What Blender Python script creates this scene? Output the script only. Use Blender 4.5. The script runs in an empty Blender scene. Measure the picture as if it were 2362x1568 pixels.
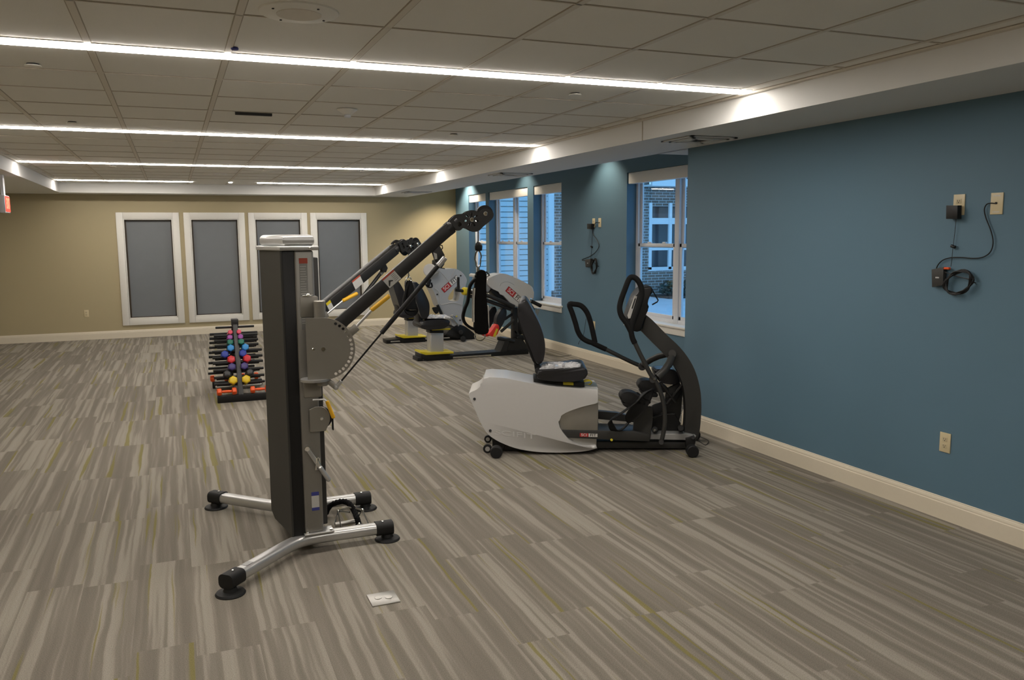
import bpy, bmesh, math, random
from mathutils import Vector, Matrix
from mathutils.geometry import tessellate_polygon
random.seed(7)
C = bpy.context.scene.collection
# ---------------------------------------------------------------- survey of the room
F, YAW, PIT, ROLL, H = 1903.8, 0.3872, 0.1269, -0.0084, 1.7125
ZC, ZS = 2.602, 2.442            # ceiling, soffit underside
XR, XS, XW = 4.19, 3.4875, 5.2   # blue wall, soffit face, window wall
YC, YB = 6.19, 15.62             # corner of blue wall, back wall
XL, XLS = -2.73, -1.62           # left wall, left soffit face
YN = -4.0
def ray(px, py):
    X = (px-1181)/F; Y = (py-784)/F
    c, s = math.cos(ROLL), math.sin(ROLL); X, Y = X*c+Y*s, -X*s+Y*c
    cp, sp = math.cos(PIT), math.sin(PIT); yf = cp-Y*sp; z = -sp-Y*cp
    c, s = math.cos(YAW), math.sin(YAW)
    return Vector((X*c+yf*s, -X*s+yf*c, z))
EYE = Vector((0, 0, H))
def pz(a, z=0.0):
    r = ray(*a); return EYE+r*((z-H)/r.z)
def px_(a, x):
    r = ray(*a); return EYE+r*(x/r.x)
def py_(a, y):
    r = ray(*a); return EYE+r*(y/r.y)
def vp(a, P, n):
    r = ray(*a); return EYE+r*((P[0]*n[0]+P[1]*n[1])/(r.x*n[0]+r.y*n[1]))

# ---------------------------------------------------------------- materials
MATS = {}
def mat(name, col, rough=0.5, metal=0.0, var=0.06, scale=40, bump=0.0, coat=0.0, emis=None, es=0.0, spec=0.5):
    if name in MATS: return MATS[name]
    m = bpy.data.materials.new(name); m.use_nodes = True
    nt = m.node_tree; b = nt.nodes['Principled BSDF']
    b.inputs['Roughness'].default_value = rough; b.inputs['Metallic'].default_value = metal
    b.inputs['Specular IOR Level'].default_value = spec
    b.inputs['Coat Weight'].default_value = coat
    tc = nt.nodes.new('ShaderNodeTexCoord'); n = nt.nodes.new('ShaderNodeTexNoise')
    n.inputs['Scale'].default_value = scale; n.inputs['Detail'].default_value = 3
    nt.links.new(tc.outputs['Object'], n.inputs['Vector'])
    r = nt.nodes.new('ShaderNodeMix'); r.data_type = 'RGBA'
    r.inputs['A'].default_value = (*[c*(1-var) for c in col], 1); r.inputs['B'].default_value = (*[min(1, c*(1+var)) for c in col], 1)
    nt.links.new(n.outputs['Fac'], r.inputs['Factor']); nt.links.new(r.outputs['Result'], b.inputs['Base Color'])
    if bump:
        bp = nt.nodes.new('ShaderNodeBump'); bp.inputs['Strength'].default_value = bump; bp.inputs['Distance'].default_value = 0.002
        nt.links.new(n.outputs['Fac'], bp.inputs['Height']); nt.links.new(bp.outputs['Normal'], b.inputs['Normal'])
    if emis:
        b.inputs['Emission Color'].default_value = (*emis, 1); b.inputs['Emission Strength'].default_value = es
    MATS[name] = m
    return m
def lin(r, g, b):
    f = lambda v: (v/255/12.92) if v <= 10 else ((v/255+0.055)/1.055)**2.4
    return (f(r), f(g), f(b))
M = dict(
 blue=mat('blue_wall_paint', (0.094, 0.176, 0.240), 0.62, var=0.02, scale=300, bump=0.15),
 tan=mat('tan_wall_paint', (0.41, 0.345, 0.205), 0.62, var=0.02, scale=300, bump=0.15),
 soff=mat('white_soffit_paint', (0.66, 0.655, 0.63), 0.7, var=0.015, scale=200),
 tile=mat('ceiling_tile', (0.75, 0.735, 0.68), 0.85, var=0.04, scale=260, bump=0.3),
 tee=mat('ceiling_tee', (0.62, 0.575, 0.49), 0.5, var=0.02),
 teeg=mat('ceiling_tee_shadow_gap', (0.36, 0.32, 0.25), 0.7, var=0.02),
 trim=mat('cream_trim', (0.70, 0.63, 0.50), 0.4, var=0.02),
 white=mat('white_trim', (0.72, 0.70, 0.64), 0.4, var=0.02),
 vinyl=mat('window_vinyl', (0.66, 0.68, 0.72), 0.35, var=0.02),
 shade=mat('shade_white', (0.84, 0.82, 0.78), 0.6, var=0.02),
 frost=mat('frosted_grey', (0.168, 0.180, 0.190), 0.30, var=0.05, scale=5),
 bronze=mat('bronze_edge', (0.05, 0.035, 0.02), 0.4, var=0.1),
 light=mat('light_diffuser', (1, 1, 1), 0.5, emis=(1.0, 0.93, 0.86), es=26),
 ivory=mat('ivory_plastic', (0.62, 0.53, 0.33), 0.35, var=0.02),
 ivory2=mat('ivory_socket', (0.55, 0.47, 0.30), 0.4, var=0.02),
 silver=mat('silver_paint', (0.50, 0.50, 0.49), 0.34, 0.75, var=0.03),
 silverd=mat('silver_disc', (0.25, 0.235, 0.205), 0.45, 0.5, var=0.03),
 cap=mat('silver_cap', (0.50, 0.50, 0.49), 0.3, 0.5, var=0.03),
 chrome=mat('chrome', (0.75, 0.75, 0.73), 0.12, 1.0, var=0.02),
 steel=mat('brushed_steel', (0.45, 0.44, 0.41), 0.33, 0.9, var=0.08, scale=15),
 post=mat('post_paint', (0.25, 0.24, 0.22), 0.40, 0.6, var=0.03),
 graph=mat('graphite_paint', (0.019, 0.0185, 0.018), 0.42, 0.2, var=0.06),
 graph2=mat('graphite_shroud', (0.036, 0.035, 0.032), 0.5, 0.2, var=0.05),
 black=mat('black_plastic', (0.008, 0.008, 0.008), 0.45, var=0.1, spec=0.35),
 rubber=mat('black_rubber', (0.008, 0.008, 0.008), 0.62, var=0.15, bump=0.1, spec=0.35),
 foam=mat('black_foam', (0.006, 0.006, 0.006), 0.85, var=0.2, scale=120, bump=0.3, spec=0.25),
 vinylb=mat('black_upholstery', (0.012, 0.012, 0.014), 0.36, var=0.12, scale=90, bump=0.2),
 web=mat('black_webbing', (0.004, 0.004, 0.004), 0.9, var=0.2, scale=300, bump=0.4, spec=0.2),
 fleece=mat('white_fleece', (0.55, 0.53, 0.48), 0.95, var=0.2, scale=200, bump=0.6),
 shell=mat('pale_grey_shell', (0.56, 0.55, 0.53), 0.33, 0.12, var=0.02, coat=0.2),
 shell2=mat('grey_shell', (0.40, 0.41, 0.42), 0.38, 0.1, var=0.02),
 yellow=mat('yellow_grip', (0.72, 0.40, 0.015), 0.4, var=0.05),
 yellow2=mat('yellow_paint', (0.62, 0.50, 0.02), 0.4, var=0.05),
 red=mat('red_plastic', (0.62, 0.03, 0.02), 0.35, var=0.05),
 logored=mat('logo_red', (0.42, 0.02, 0.02), 0.5, var=0.03),
 logowhite=mat('logo_white', (0.62, 0.60, 0.56), 0.5, var=0.03),
 ink=mat('black_ink', (0.01, 0.01, 0.01), 0.6),
 paper=mat('label_paper', (0.52, 0.52, 0.50), 0.5, var=0.08, scale=200),
 label=mat('clear_label', (0.26, 0.26, 0.25), 0.4, var=0.08, scale=200),
 labred=mat('label_red', (0.40, 0.06, 0.03), 0.5),
 labblue=mat('label_blue', (0.04, 0.05, 0.25), 0.5),
 film=mat('clear_film', (0.55, 0.55, 0.56), 0.16, var=0.35, scale=60, coat=0.5),
 exitr=mat('exit_red', (0.8, 0.05, 0.03), 0.5, emis=(1.0, 0.06, 0.03), es=0.45),
 exitl=mat('exit_letter', (0.9, 0.2, 0.1), 0.5, emis=(1.0, 0.25, 0.15), es=0.9),
 dark=mat('vent_dark', (0.03, 0.03, 0.03), 0.8),
 orange=mat('orange_vinyl', (0.80, 0.10, 0.015), 0.4, var=0.04),
 siding=mat('pale_siding', (0.62, 0.68, 0.70), 0.6, var=0.03),
 extwhite=mat('exterior_white', (0.80, 0.82, 0.84), 0.5, var=0.03),
 extglass=mat('exterior_glass', (0.05, 0.08, 0.10), 0.12, var=0.3, scale=2),
 ground=mat('exterior_paving', (0.60, 0.60, 0.62), 0.7, var=0.15, scale=1.2),
 mulch=mat('mulch', (0.05, 0.045, 0.04), 0.9, var=0.5, scale=30),
 leaf=mat('shrub_leaves', (0.035, 0.055, 0.04), 0.7, var=0.4, scale=40),
 roof=mat('roof_shingle', (0.10, 0.10, 0.11), 0.8, var=0.3, scale=20),
)
for nm, c in dict(db_pink=(0.70, 0.07, 0.12), db_purple=(0.28, 0.05, 0.30), db_green=(0.01, 0.16, 0.10), db_light=(0.03, 0.26, 0.62),
                  db_blue=(0.015, 0.04, 0.32), db_red=(0.60, 0.02, 0.03), db_indigo=(0.05, 0.035, 0.17), db_black=(0.008, 0.008, 0.009),
                  db_yellow=(0.72, 0.52, 0.015)).items():
    M[nm] = mat(nm, c, 0.3, var=0.04, coat=0.3)

def node_mat(name):
    m = bpy.data.materials.new(name); m.use_nodes = True
    return m, m.node_tree, m.node_tree.nodes['Principled BSDF']
def carpet():
    m, nt, b = node_mat('striped_plank_carpet'); N = nt.nodes; Lk = nt.links
    b.inputs['Roughness'].default_value = 0.95; b.inputs['Specular IOR Level'].default_value = 0.15
    def math_(op, a, bb=None, c=None):
        n = N.new('ShaderNodeMath'); n.operation = op
        for i, v in enumerate((a, bb, c)):
            if v is None: continue
            if isinstance(v, (int, float)): n.inputs[i].default_value = v
            else: Lk.new(v, n.inputs[i])
        return n.outputs[0]
    def comb(x, y, z):
        n = N.new('ShaderNodeCombineXYZ')
        for i, v in enumerate((x, y, z)):
            if isinstance(v, (int, float)): n.inputs[i].default_value = v
            else: Lk.new(v, n.inputs[i])
        return n.outputs[0]
    def noise(vec, scale, detail=2, rough=0.5):
        n = N.new('ShaderNodeTexNoise'); n.inputs['Scale'].default_value = scale; n.inputs['Detail'].default_value = detail
        n.inputs['Roughness'].default_value = rough; Lk.new(vec, n.inputs['Vector']); return n.outputs['Fac']
    def rnd(vec):
        n = N.new('ShaderNodeTexWhiteNoise'); n.noise_dimensions = '3D'; Lk.new(vec, n.inputs['Vector']); return n.outputs['Value']
    def ramp(f, st, const=False):
        n = N.new('ShaderNodeValToRGB'); Lk.new(f, n.inputs['Fac'])
        e = n.color_ramp.elements
        e[0].position, e[0].color = st[0][0], (*st[0][1], 1); e[1].position, e[1].color = st[-1][0], (*st[-1][1], 1)
        for p, c in st[1:-1]:
            k = e.new(p); k.color = (*c, 1)
        return n.outputs['Color']
    tc = N.new('ShaderNodeTexCoord'); s = N.new('ShaderNodeSeparateXYZ'); Lk.new(tc.outputs['Object'], s.inputs[0])
    x, y = s.outputs[0], s.outputs[1]
    pi = math_('FLOOR', math_('DIVIDE', x, 0.25))
    off = rnd(comb(pi, 3.3, 0))
    pj = math_('FLOOR', math_('ADD', math_('DIVIDE', y, 1.0), off))
    seed = rnd(comb(pi, pj, 1.7))
    wob = math_('MULTIPLY', math_('SUBTRACT', noise(comb(math_('MULTIPLY', x, 1.5), math_('MULTIPLY', y, 2.2), math_('MULTIPLY', seed, 20)), 1.6, 2), 0.5), 0.020)
    xs = math_('ADD', x, wob)
    f1 = noise(comb(math_('MULTIPLY', xs, 19), math_('MULTIPLY', y, 0.35), math_('MULTIPLY', seed, 57)), 1.0, 2.0, 0.55)
    f2 = noise(comb(math_('MULTIPLY', xs, 34), math_('MULTIPLY', y, 0.8), math_('MULTIPLY', seed, 91)), 1.0, 1.0)
    f = math_('ADD', math_('MULTIPLY', f1, 0.72), math_('MULTIPLY', f2, 0.28))
    f = math_('ADD', f, math_('MULTIPLY', math_('SUBTRACT', seed, 0.5), 0.05))
    base = ramp(f, [(0.36, (0.180, 0.160, 0.131)), (0.46, (0.205, 0.183, 0.150)), (0.505, (0.225, 0.202, 0.166)), (0.555, (0.290, 0.264, 0.219)), (0.66, (0.320, 0.292, 0.245))])
    g1 = noise(comb(math_('MULTIPLY', xs, 27), math_('MULTIPLY', y, 0.5), math_('ADD', math_('MULTIPLY', seed, 33), 40)), 1.0, 1.0)
    gm = ramp(g1, [(0.655, (0, 0, 0)), (0.70, (1, 1, 1))])
    mx = N.new('ShaderNodeMix'); mx.data_type = 'RGBA'
    Lk.new(math_('MULTIPLY', gm, 0.8), mx.inputs['Factor']); Lk.new(base, mx.inputs['A']); mx.inputs['B'].default_value = (0.205, 0.180, 0.055, 1)
    fib = noise(tc.outputs['Object'], 230, 3, 0.75)
    m2 = N.new('ShaderNodeMix'); m2.data_type = 'RGBA'; m2.blend_type = 'MULTIPLY'; m2.inputs['Factor'].default_value = 1
    Lk.new(mx.outputs['Result'], m2.inputs['A']); Lk.new(ramp(fib, [(0.30, (0.66, 0.66, 0.67)), (0.70, (1.30, 1.29, 1.28))]), m2.inputs['B'])
    Lk.new(m2.outputs['Result'], b.inputs['Base Color'])
    bp = N.new('ShaderNodeBump'); bp.inputs['Strength'].default_value = 0.5; bp.inputs['Distance'].default_value = 0.004
    Lk.new(fib, bp.inputs['Height']); Lk.new(bp.outputs['Normal'], b.inputs['Normal'])
    return m
M['carpet'] = carpet()
def brick_mat():
    m, nt, b = node_mat('exterior_brick'); b.inputs['Roughness'].default_value = 0.85
    tc = nt.nodes.new('ShaderNodeTexCoord'); mp = nt.nodes.new('ShaderNodeMapping'); mp.inputs['Rotation'].default_value = (math.pi/2, 0, 0)
    k = nt.nodes.new('ShaderNodeTexBrick'); k.inputs['Color1'].default_value = (0.16, 0.12, 0.10, 1); k.inputs['Color2'].default_value = (0.22, 0.17, 0.14, 1)
    k.inputs['Mortar'].default_value = (0.50, 0.50, 0.50, 1); k.inputs['Scale'].default_value = 1.0
    k.inputs['Brick Width'].default_value = 0.25; k.inputs['Row Height'].default_value = 0.080; k.inputs['Mortar Size'].default_value = 0.009
    nt.links.new(tc.outputs['Object'], mp.inputs[0]); nt.links.new(mp.outputs[0], k.inputs['Vector']); nt.links.new(k.outputs['Color'], b.inputs['Base Color'])
    return m
M['brick'] = brick_mat()
def glass_mat():
    m = bpy.data.materials.new('window_glass'); m.use_nodes = True; nt = m.node_tree
    for n in list(nt.nodes): nt.nodes.remove(n)
    o = nt.nodes.new('ShaderNodeOutputMaterial'); t = nt.nodes.new('ShaderNodeBsdfTransparent'); g = nt.nodes.new('ShaderNodeBsdfGlossy')
    t.inputs[0].default_value = (0.90, 0.95, 0.97, 1); g.inputs['Roughness'].default_value = 0.02
    lw = nt.nodes.new('ShaderNodeLayerWeight'); lw.inputs['Blend'].default_value = 0.5
    pw = nt.nodes.new('ShaderNodeMath'); pw.operation = 'POWER'; pw.inputs[1].default_value = 4.0; nt.links.new(lw.outputs['Facing'], pw.inputs[0])
    ad = nt.nodes.new('ShaderNodeMath'); ad.operation = 'MULTIPLY_ADD'; ad.inputs[1].default_value = 0.5; ad.inputs[2].default_value = 0.03; nt.links.new(pw.outputs[0], ad.inputs[0])
    mx = nt.nodes.new('ShaderNodeMixShader'); nt.links.new(ad.outputs[0], mx.inputs[0]); nt.links.new(t.outputs[0], mx.inputs[1]); nt.links.new(g.outputs[0], mx.inputs[2])
    nt.links.new(mx.outputs[0], o.inputs[0]); return m
M['glass'] = glass_mat()

# ---------------------------------------------------------------- mesh building (everything in world metres, then moved into the thing's frame)
def spline(pts, n=6, closed=False):
    P = [Vector(p) for p in pts]; out = []; L = len(P)
    for i in range(L if closed else L-1):
        a = P[(i-1) % L] if closed or i > 0 else P[i]*2-P[i+1]
        b = P[i]; c = P[(i+1) % L]
        d = P[(i+2) % L] if closed or i < L-2 else c*2-b
        for k in range(n):
            t = k/n
            out.append(0.5*((2*b)+(c-a)*t+(2*a-5*b+4*c-d)*t*t+(3*b-a-3*c+d)*t**3))
    if not closed: out.append(P[-1])
    return out
class MB:
    def __init__(s): s.bm = bmesh.new(); s.mats = []; s.cur = 0
    def use(s, m):
        m = M[m] if isinstance(m, str) else m
        if m not in s.mats: s.mats.append(m)
        s.cur = s.mats.index(m); return s
    def _f(s, vs):
        try: f = s.bm.faces.new(vs); f.material_index = s.cur; return f
        except ValueError: return None
    def box(s, lo, hi, bev=0.0, mtx=None, seg=2):
        lo, hi = Vector(lo), Vector(hi)
        c = [(lo.x, lo.y, lo.z), (hi.x, lo.y, lo.z), (hi.x, hi.y, lo.z), (lo.x, hi.y, lo.z), (lo.x, lo.y, hi.z), (hi.x, lo.y, hi.z), (hi.x, hi.y, hi.z), (lo.x, hi.y, hi.z)]
        v = [s.bm.verts.new(mtx @ Vector(p) if mtx else p) for p in c]
        fs = [s._f([v[i] for i in q]) for q in ((3, 2, 1, 0), (4, 5, 6, 7), (0, 1, 5, 4), (1, 2, 6, 5), (2, 3, 7, 6), (3, 0, 4, 7))]
        if bev:
            es = list({e for f in fs if f for e in f.edges})
            r = bmesh.ops.bevel(s.bm, geom=es, offset=bev, segments=seg, profile=0.5, affect='EDGES', clamp_overlap=True)
            for f in r['faces']: f.material_index = s.cur
        return s
    def prism(s, pts, n, t0, t1, bev=0.0, seg=3):
        n = Vector((n[0], n[1], n[2] if len(n) > 2 else 0)).normalized()
        P = [Vector(p) for p in pts]
        a = [s.bm.verts.new(p+n*t0) for p in P]; b = [s.bm.verts.new(p+n*t1) for p in P]
        fa = s._f(a[::-1]); fb = s._f(b)
        for i in range(len(P)):
            j = (i+1) % len(P); s._f([a[i], a[j], b[j], b[i]])
        if bev and fa and fb:
            es = list(set(fa.edges) | set(fb.edges))
            r = bmesh.ops.bevel(s.bm, geom=es, offset=bev, segments=seg, profile=0.5, affect='EDGES', clamp_overlap=True)
            for f in r['faces']: f.material_index = s.cur
        return s
    def plate(s, outer, holes, n, t):
        """flat plate with holes; n points along its thickness t"""
        n = Vector(n).normalized(); loops = [[Vector(p) for p in l] for l in [outer]+holes]
        flat = [p for l in loops for p in l]
        a = [s.bm.verts.new(p) for p in flat]; b = [s.bm.verts.new(p+n*t) for p in flat]
        for tri in tessellate_polygon(loops):
            s._f([a[i] for i in tri]); s._f([b[i] for i in reversed(tri)])
        k = 0
        for l in loops:
            for i in range(len(l)):
                p, q = k+i, k+(i+1) % len(l); s._f([a[p], a[q], b[q], b[p]])
            k += len(l)
        return s
    def tube(s, pts, r, seg=10, closed=False, cap=True, flat=None):
        P = [Vector(p) for p in pts]; L = len(P); rings = []
        R = r if isinstance(r, (list, tuple)) else [r]*L
        up = None
        for i, p in enumerate(P):
            if closed: d = P[(i+1) % L]-P[i-1]
            else: d = (P[i+1]-p if i == 0 else (p-P[i-1] if i == L-1 else P[i+1]-P[i-1]))
            d = d.normalized() if d.length > 1e-9 else Vector((0, 0, 1))
            if flat is not None: up = (Vector(flat)-d*Vector(flat).dot(d)).normalized()
            elif up is None: up = d.orthogonal().normalized()
            else:
                up = up-d*up.dot(d); up = up.normalized() if up.length > 1e-6 else d.orthogonal().normalized()
            w = d.cross(up); rr = R[i]; ru, rw = rr if isinstance(rr, (list, tuple)) else (rr, rr)
            rings.append([s.bm.verts.new(p+up*(math.cos(2*math.pi*k/seg)*ru)+w*(math.sin(2*math.pi*k/seg)*rw)) for k in range(seg)])
        for i in range(L if closed else L-1):
            a, b = rings[i], rings[(i+1) % L]
            for k in range(seg): s._f([a[k], a[(k+1) % seg], b[(k+1) % seg], b[k]])
        if cap and not closed: s._f(rings[0][::-1]); s._f(rings[-1])
        return s
    def cyl(s, a, b, r, seg=20, bev=0.0):
        a, b = Vector(a), Vector(b); d = (b-a).normalized()
        if bev: return s.tube([a, a+d*1e-5, a+d*bev, b-d*bev, b-d*1e-5, b], [1e-4, r-bev, r, r, r-bev, 1e-4], seg)
        return s.tube([a, b], r, seg)
    def rod(s, pts, w, h, up=(0, 0, 1), bev=0.008, rseg=2):
        """rounded rectangular bar through pts; w sideways, h along up"""
        P = [Vector(p) for p in pts]; rings = []
        prof = []
        for sx, sy in ((1, 1), (-1, 1), (-1, -1), (1, -1)):
            for k in range(rseg+1):
                a0 = {(1, 1): 0, (-1, 1): 90, (-1, -1): 180, (1, -1): 270}[(sx, sy)]
                a = math.radians(a0+90*k/rseg); prof.append((sx*(w/2-bev)+math.cos(a)*bev, sy*(h/2-bev)+math.sin(a)*bev))
        for i, p in enumerate(P):
            d = (P[min(i+1, len(P)-1)]-P[max(i-1, 0)]).normalized()
            side = d.cross(Vector(up)).normalized(); u = side.cross(d).normalized()
            rings.append([s.bm.verts.new(p+side*x+u*y) for x, y in prof])
        n = len(prof)
        for a, b in zip(rings, rings[1:]):
            for k in range(n): s._f([a[k], a[(k+1) % n], b[(k+1) % n], b[k]])
        s._f(rings[0][::-1]); s._f(rings[-1]); return s
    def ball(s, c, r, sc=(1, 1, 1), seg=16, mtx=None):
        m = Matrix.Translation(c) @ (mtx or Matrix()) @ Matrix.Diagonal((r*sc[0], r*sc[1], r*sc[2], 1))
        g = bmesh.ops.create_uvsphere(s.bm, u_segments=seg, v_segments=seg//2+2, radius=1, matrix=m)
        for f in {f for v in g['verts'] for f in v.link_faces}: f.material_index = s.cur
        return s
    def text(s, body, o, ex, ez, size, th=0.001, bold=0.0, xs=1.0):
        """raised letters: o is the text's centre, ex its reading direction, ez its up"""
        cu = bpy.data.curves.new('t', 'FONT'); cu.body = body; cu.size = 1; cu.extrude = 0.5; cu.offset = bold; cu.align_x = 'CENTER'; cu.align_y = 'CENTER'
        ob = bpy.data.objects.new('t', cu); C.objects.link(ob); bpy.context.view_layer.update()
        me = bpy.data.meshes.new_from_object(ob.evaluated_get(bpy.context.evaluated_depsgraph_get()))
        ex, ez = Vector(ex).normalized(), Vector(ez).normalized(); en = ex.cross(ez)
        o = Vector(o); mp = [s.bm.verts.new(o+ex*(v.co.x*size*xs)+ez*(v.co.y*size)+en*(v.co.z*th)) for v in me.vertices]
        for p in me.polygons: s._f([mp[i] for i in p.vertices])
        bpy.data.objects.remove(ob); bpy.data.curves.remove(cu); bpy.data.meshes.remove(me); return s
    def build(s, name, m=None, parent=None, ang=35, label=None, flat=False):
        if m is not None and not s.mats: s.mats.append(M[m] if isinstance(m, str) else m)
        bmesh.ops.remove_doubles(s.bm, verts=s.bm.verts, dist=1e-6)
        bmesh.ops.recalc_face_normals(s.bm, faces=s.bm.faces)
        me = bpy.data.meshes.new(name); s.bm.to_mesh(me); s.bm.free()
        for k in s.mats: me.materials.append(k)
        o = bpy.data.objects.new(name, me); C.objects.link(o)
        if parent is not None:
            o.parent = parent; r = parent
            while r.parent is not None: r = r.parent
            me.transform(ROOTM[r.name].inverted())
        if not flat:
            for p in me.polygons: p.use_smooth = True
            me.set_sharp_from_angle(angle=math.radians(ang))
        if label: o['label'] = label
        return o
ROOTM = {}
def thing(name, label, cat, loc=(0, 0, 0), rz=0.0, group=None):
    o = bpy.data.objects.new(name, None); C.objects.link(o); o.empty_display_size = 0.1
    o.location = loc; o.rotation_euler = (0, 0, rz)
    ROOTM[o.name] = Matrix.Translation(loc) @ Matrix.Rotation(rz, 4, 'Z')
    o['label'] = label; o['category'] = cat
    if group: o['group'] = group
    return o
def tag(o, label, cat, group=None):
    o['label'] = label; o['category'] = cat
    if group: o['group'] = group
    return o
def own(o):
    """put a single-mesh thing's origin at the middle of its foot"""
    me = o.data; xs = [v.co.x for v in me.vertices]; ys = [v.co.y for v in me.vertices]; zs = [v.co.z for v in me.vertices]
    c = Vector(((min(xs)+max(xs))/2, (min(ys)+max(ys))/2, min(zs))); me.transform(Matrix.Translation(-c)); o.location = c; return o
def struct(o, label=None):
    o['kind'] = 'structure'
    if label: o['label'] = label
    return o
def sroot(name, loc):
    o = bpy.data.objects.new(name, None); C.objects.link(o); o.location = loc; o['kind'] = 'structure'
    ROOTM[o.name] = Matrix.Translation(loc); return o
def circ(c, r, ex, ez, n=14, r2=None):
    c, ex, ez = Vector(c), Vector(ex).normalized(), Vector(ez).normalized(); r2 = r2 or r
    return [c+ex*(math.cos(2*math.pi*k/n)*r)+ez*(math.sin(2*math.pi*k/n)*r2) for k in range(n)]



# ================================================================ ROOM
XF, YF = XW+0.2, YB+0.12
struct(MB().box((XL-0.1, YN, -0.05), (XF, YB+0.1, 0)).build('floor', 'carpet', flat=True))
struct(MB().box((XLS-0.02, YN, ZC), (XS+0.02, 15.14, ZC+0.06)).build('ceiling', 'tile', flat=True))
# grid of tees
LY = [1.10-3.29, 1.10, 4.43, 7.76, 11.12, 14.42]   # centre lines of the linear lights
LW = 0.118
gx = [-0.918+0.6096*i for i in range(-1, 8)]
gy = []
for k, ly in enumerate(LY):
    gy += [ly+0.67+0.6168*j for j in range(4)]
gy = [g for g in gy if g < 15.0 and g > YN]
g = MB()
for x in gx:
    g.use('teeg').box((x-0.019, YN, ZC-0.0012), (x+0.019, 15.1, ZC+0.001)); g.use('tee').box((x-0.014, YN, ZC-0.004), (x+0.014, 15.1, ZC))
for y in gy:
    g.use('teeg').box((XLS, y-0.011, ZC-0.001), (XS, y+0.011, ZC+0.001)); g.use('tee').box((XLS, y-0.004, ZC-0.004), (XS, y+0.004, ZC))
g.use('tee').box((XS-0.035, YN, ZC-0.012), (XS, 15.1, ZC)); g.use('teeg').box((XS-0.041, YN, ZC-0.003), (XS-0.035, 15.1, ZC))
g.use('tee').box((XLS, YN, ZC-0.012), (XLS+0.03, 15.1, ZC))
struct(g.build('trim_1', flat=True), 'pale metal grid of the tiled ceiling')
# soffits
s = MB(); s.prism([(XS, 0, ZS), (XR+0.02, 0, ZS), (XR+0.02, 0, 3.0), (XS, 0, 3.0)], (0, 1, 0), YN, YB)
struct(s.build('ceiling_soffit_right', 'soff', flat=True))
struct(MB().box((XR, YC+0.02, ZS), (XF, YC+0.52, 3.0)).build('ceiling_soffit_alcove', 'soff', flat=True))
struct(MB().box((XL, YN, ZS), (XLS, YB, 3.0)).build('ceiling_soffit_left', 'soff', flat=True))
struct(MB().box((XLS, 15.12, ZS), (XS, YB, 3.0)).build('ceiling_soffit_back', 'soff', flat=True))
struct(MB().box((XR+0.02, YC+0.52, 2.95), (XF, YB, 3.0)).build('ceiling_alcove', 'soff', flat=True))
# a joint line on the soffit face
a = px_((1411, 310), XS)
struct(MB().box((XS-0.003, 5.78, ZS), (XS, 5.79, ZC)).build('trim_2', 'teeg', flat=True), 'thin vertical joint on the soffit face')
# walls
struct(MB().box((XR, YN, 0), (XF, YC, ZS+0.3)).build('wall_right', 'blue', flat=True))
struct(MB().box((XL-0.1, YN, 0), (XL, YB, ZS)).build('wall_left', 'tan', flat=True))
struct(MB().box((XL, YN-0.1, 0), (XF, YN, 3.0)).build('wall_front', 'tan', flat=True))
# back wall with four interior windows
WX = [(-0.862, 0.133), (0.205, 1.222), (1.282, 2.318), (2.374, 3.420)]
WZ0, WZ1 = 0.215, 2.142
w = MB(); xs = [XL]+[v for p in WX for v in (p[0]+0.10, p[1]-0.10)]+[XF]
for i in range(0, len(xs), 2): w.box((xs[i], YB, 0), (xs[i+1], YB+0.12, 3.0))
for p in WX: w.box((p[0]+0.10, YB, 0), (p[1]-0.10, YB+0.12, WZ0+0.1)); w.box((p[0]+0.10, YB, WZ1-0.1), (p[1]-0.10, YB+0.12, 3.0))
struct(w.build('wall_back', 'tan', flat=True))
for i, (x0, x1) in enumerate(WX):
    r = sroot('window_%d' % (i+5), ((x0+x1)/2, YB, WZ0))
    f = MB(); T = 0.105
    for lo, hi in (((x0, WZ0), (x0+T, WZ1)), ((x1-T, WZ0), (x1, WZ1)), ((x0+T, WZ0), (x1-T, WZ0+T)), ((x0+T, WZ1-T), (x1-T, WZ1))):
        f.box((lo[0], YB-0.022, lo[1]), (hi[0], YB+0.002, hi[1]), 0.004)
    t = T
    for lo, hi in (((x0+t, WZ0+t), (x0+t+0.02, WZ1-t)), ((x1-t-0.02, WZ0+t), (x1-t, WZ1-t)), ((x0+t+0.02, WZ0+t), (x1-t-0.02, WZ0+t+0.02)), ((x0+t+0.02, WZ1-t-0.02), (x1-t-0.02, WZ1-t))):
        f.box((lo[0], YB-0.010, lo[1]), (hi[0], YB+0.07, hi[1]), 0.003)
    f.build('window_frame', 'white', r)
    e = MB(); t = T+0.02
    e.box((x0+t, YB+0.05, WZ0+t), (x0+t+0.025, YB+0.07, WZ1-t)); e.box((x1-t-0.018, YB+0.05, WZ0+t), (x1-t, YB+0.07, WZ1-t)); e.box((x0+t, YB+0.05, WZ1-t-0.022), (x1-t, YB+0.07, WZ1-t)); e.box((x0+t, YB+0.05, WZ0+t), (x1-t, YB+0.07, WZ0+t+0.012))
    e.build('edge_seal', 'bronze', r)
    MB().box((x0+t, YB+0.072, WZ0+t), (x1-t, YB+0.08, WZ1-t)).build('pane', 'frost', r)
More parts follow.
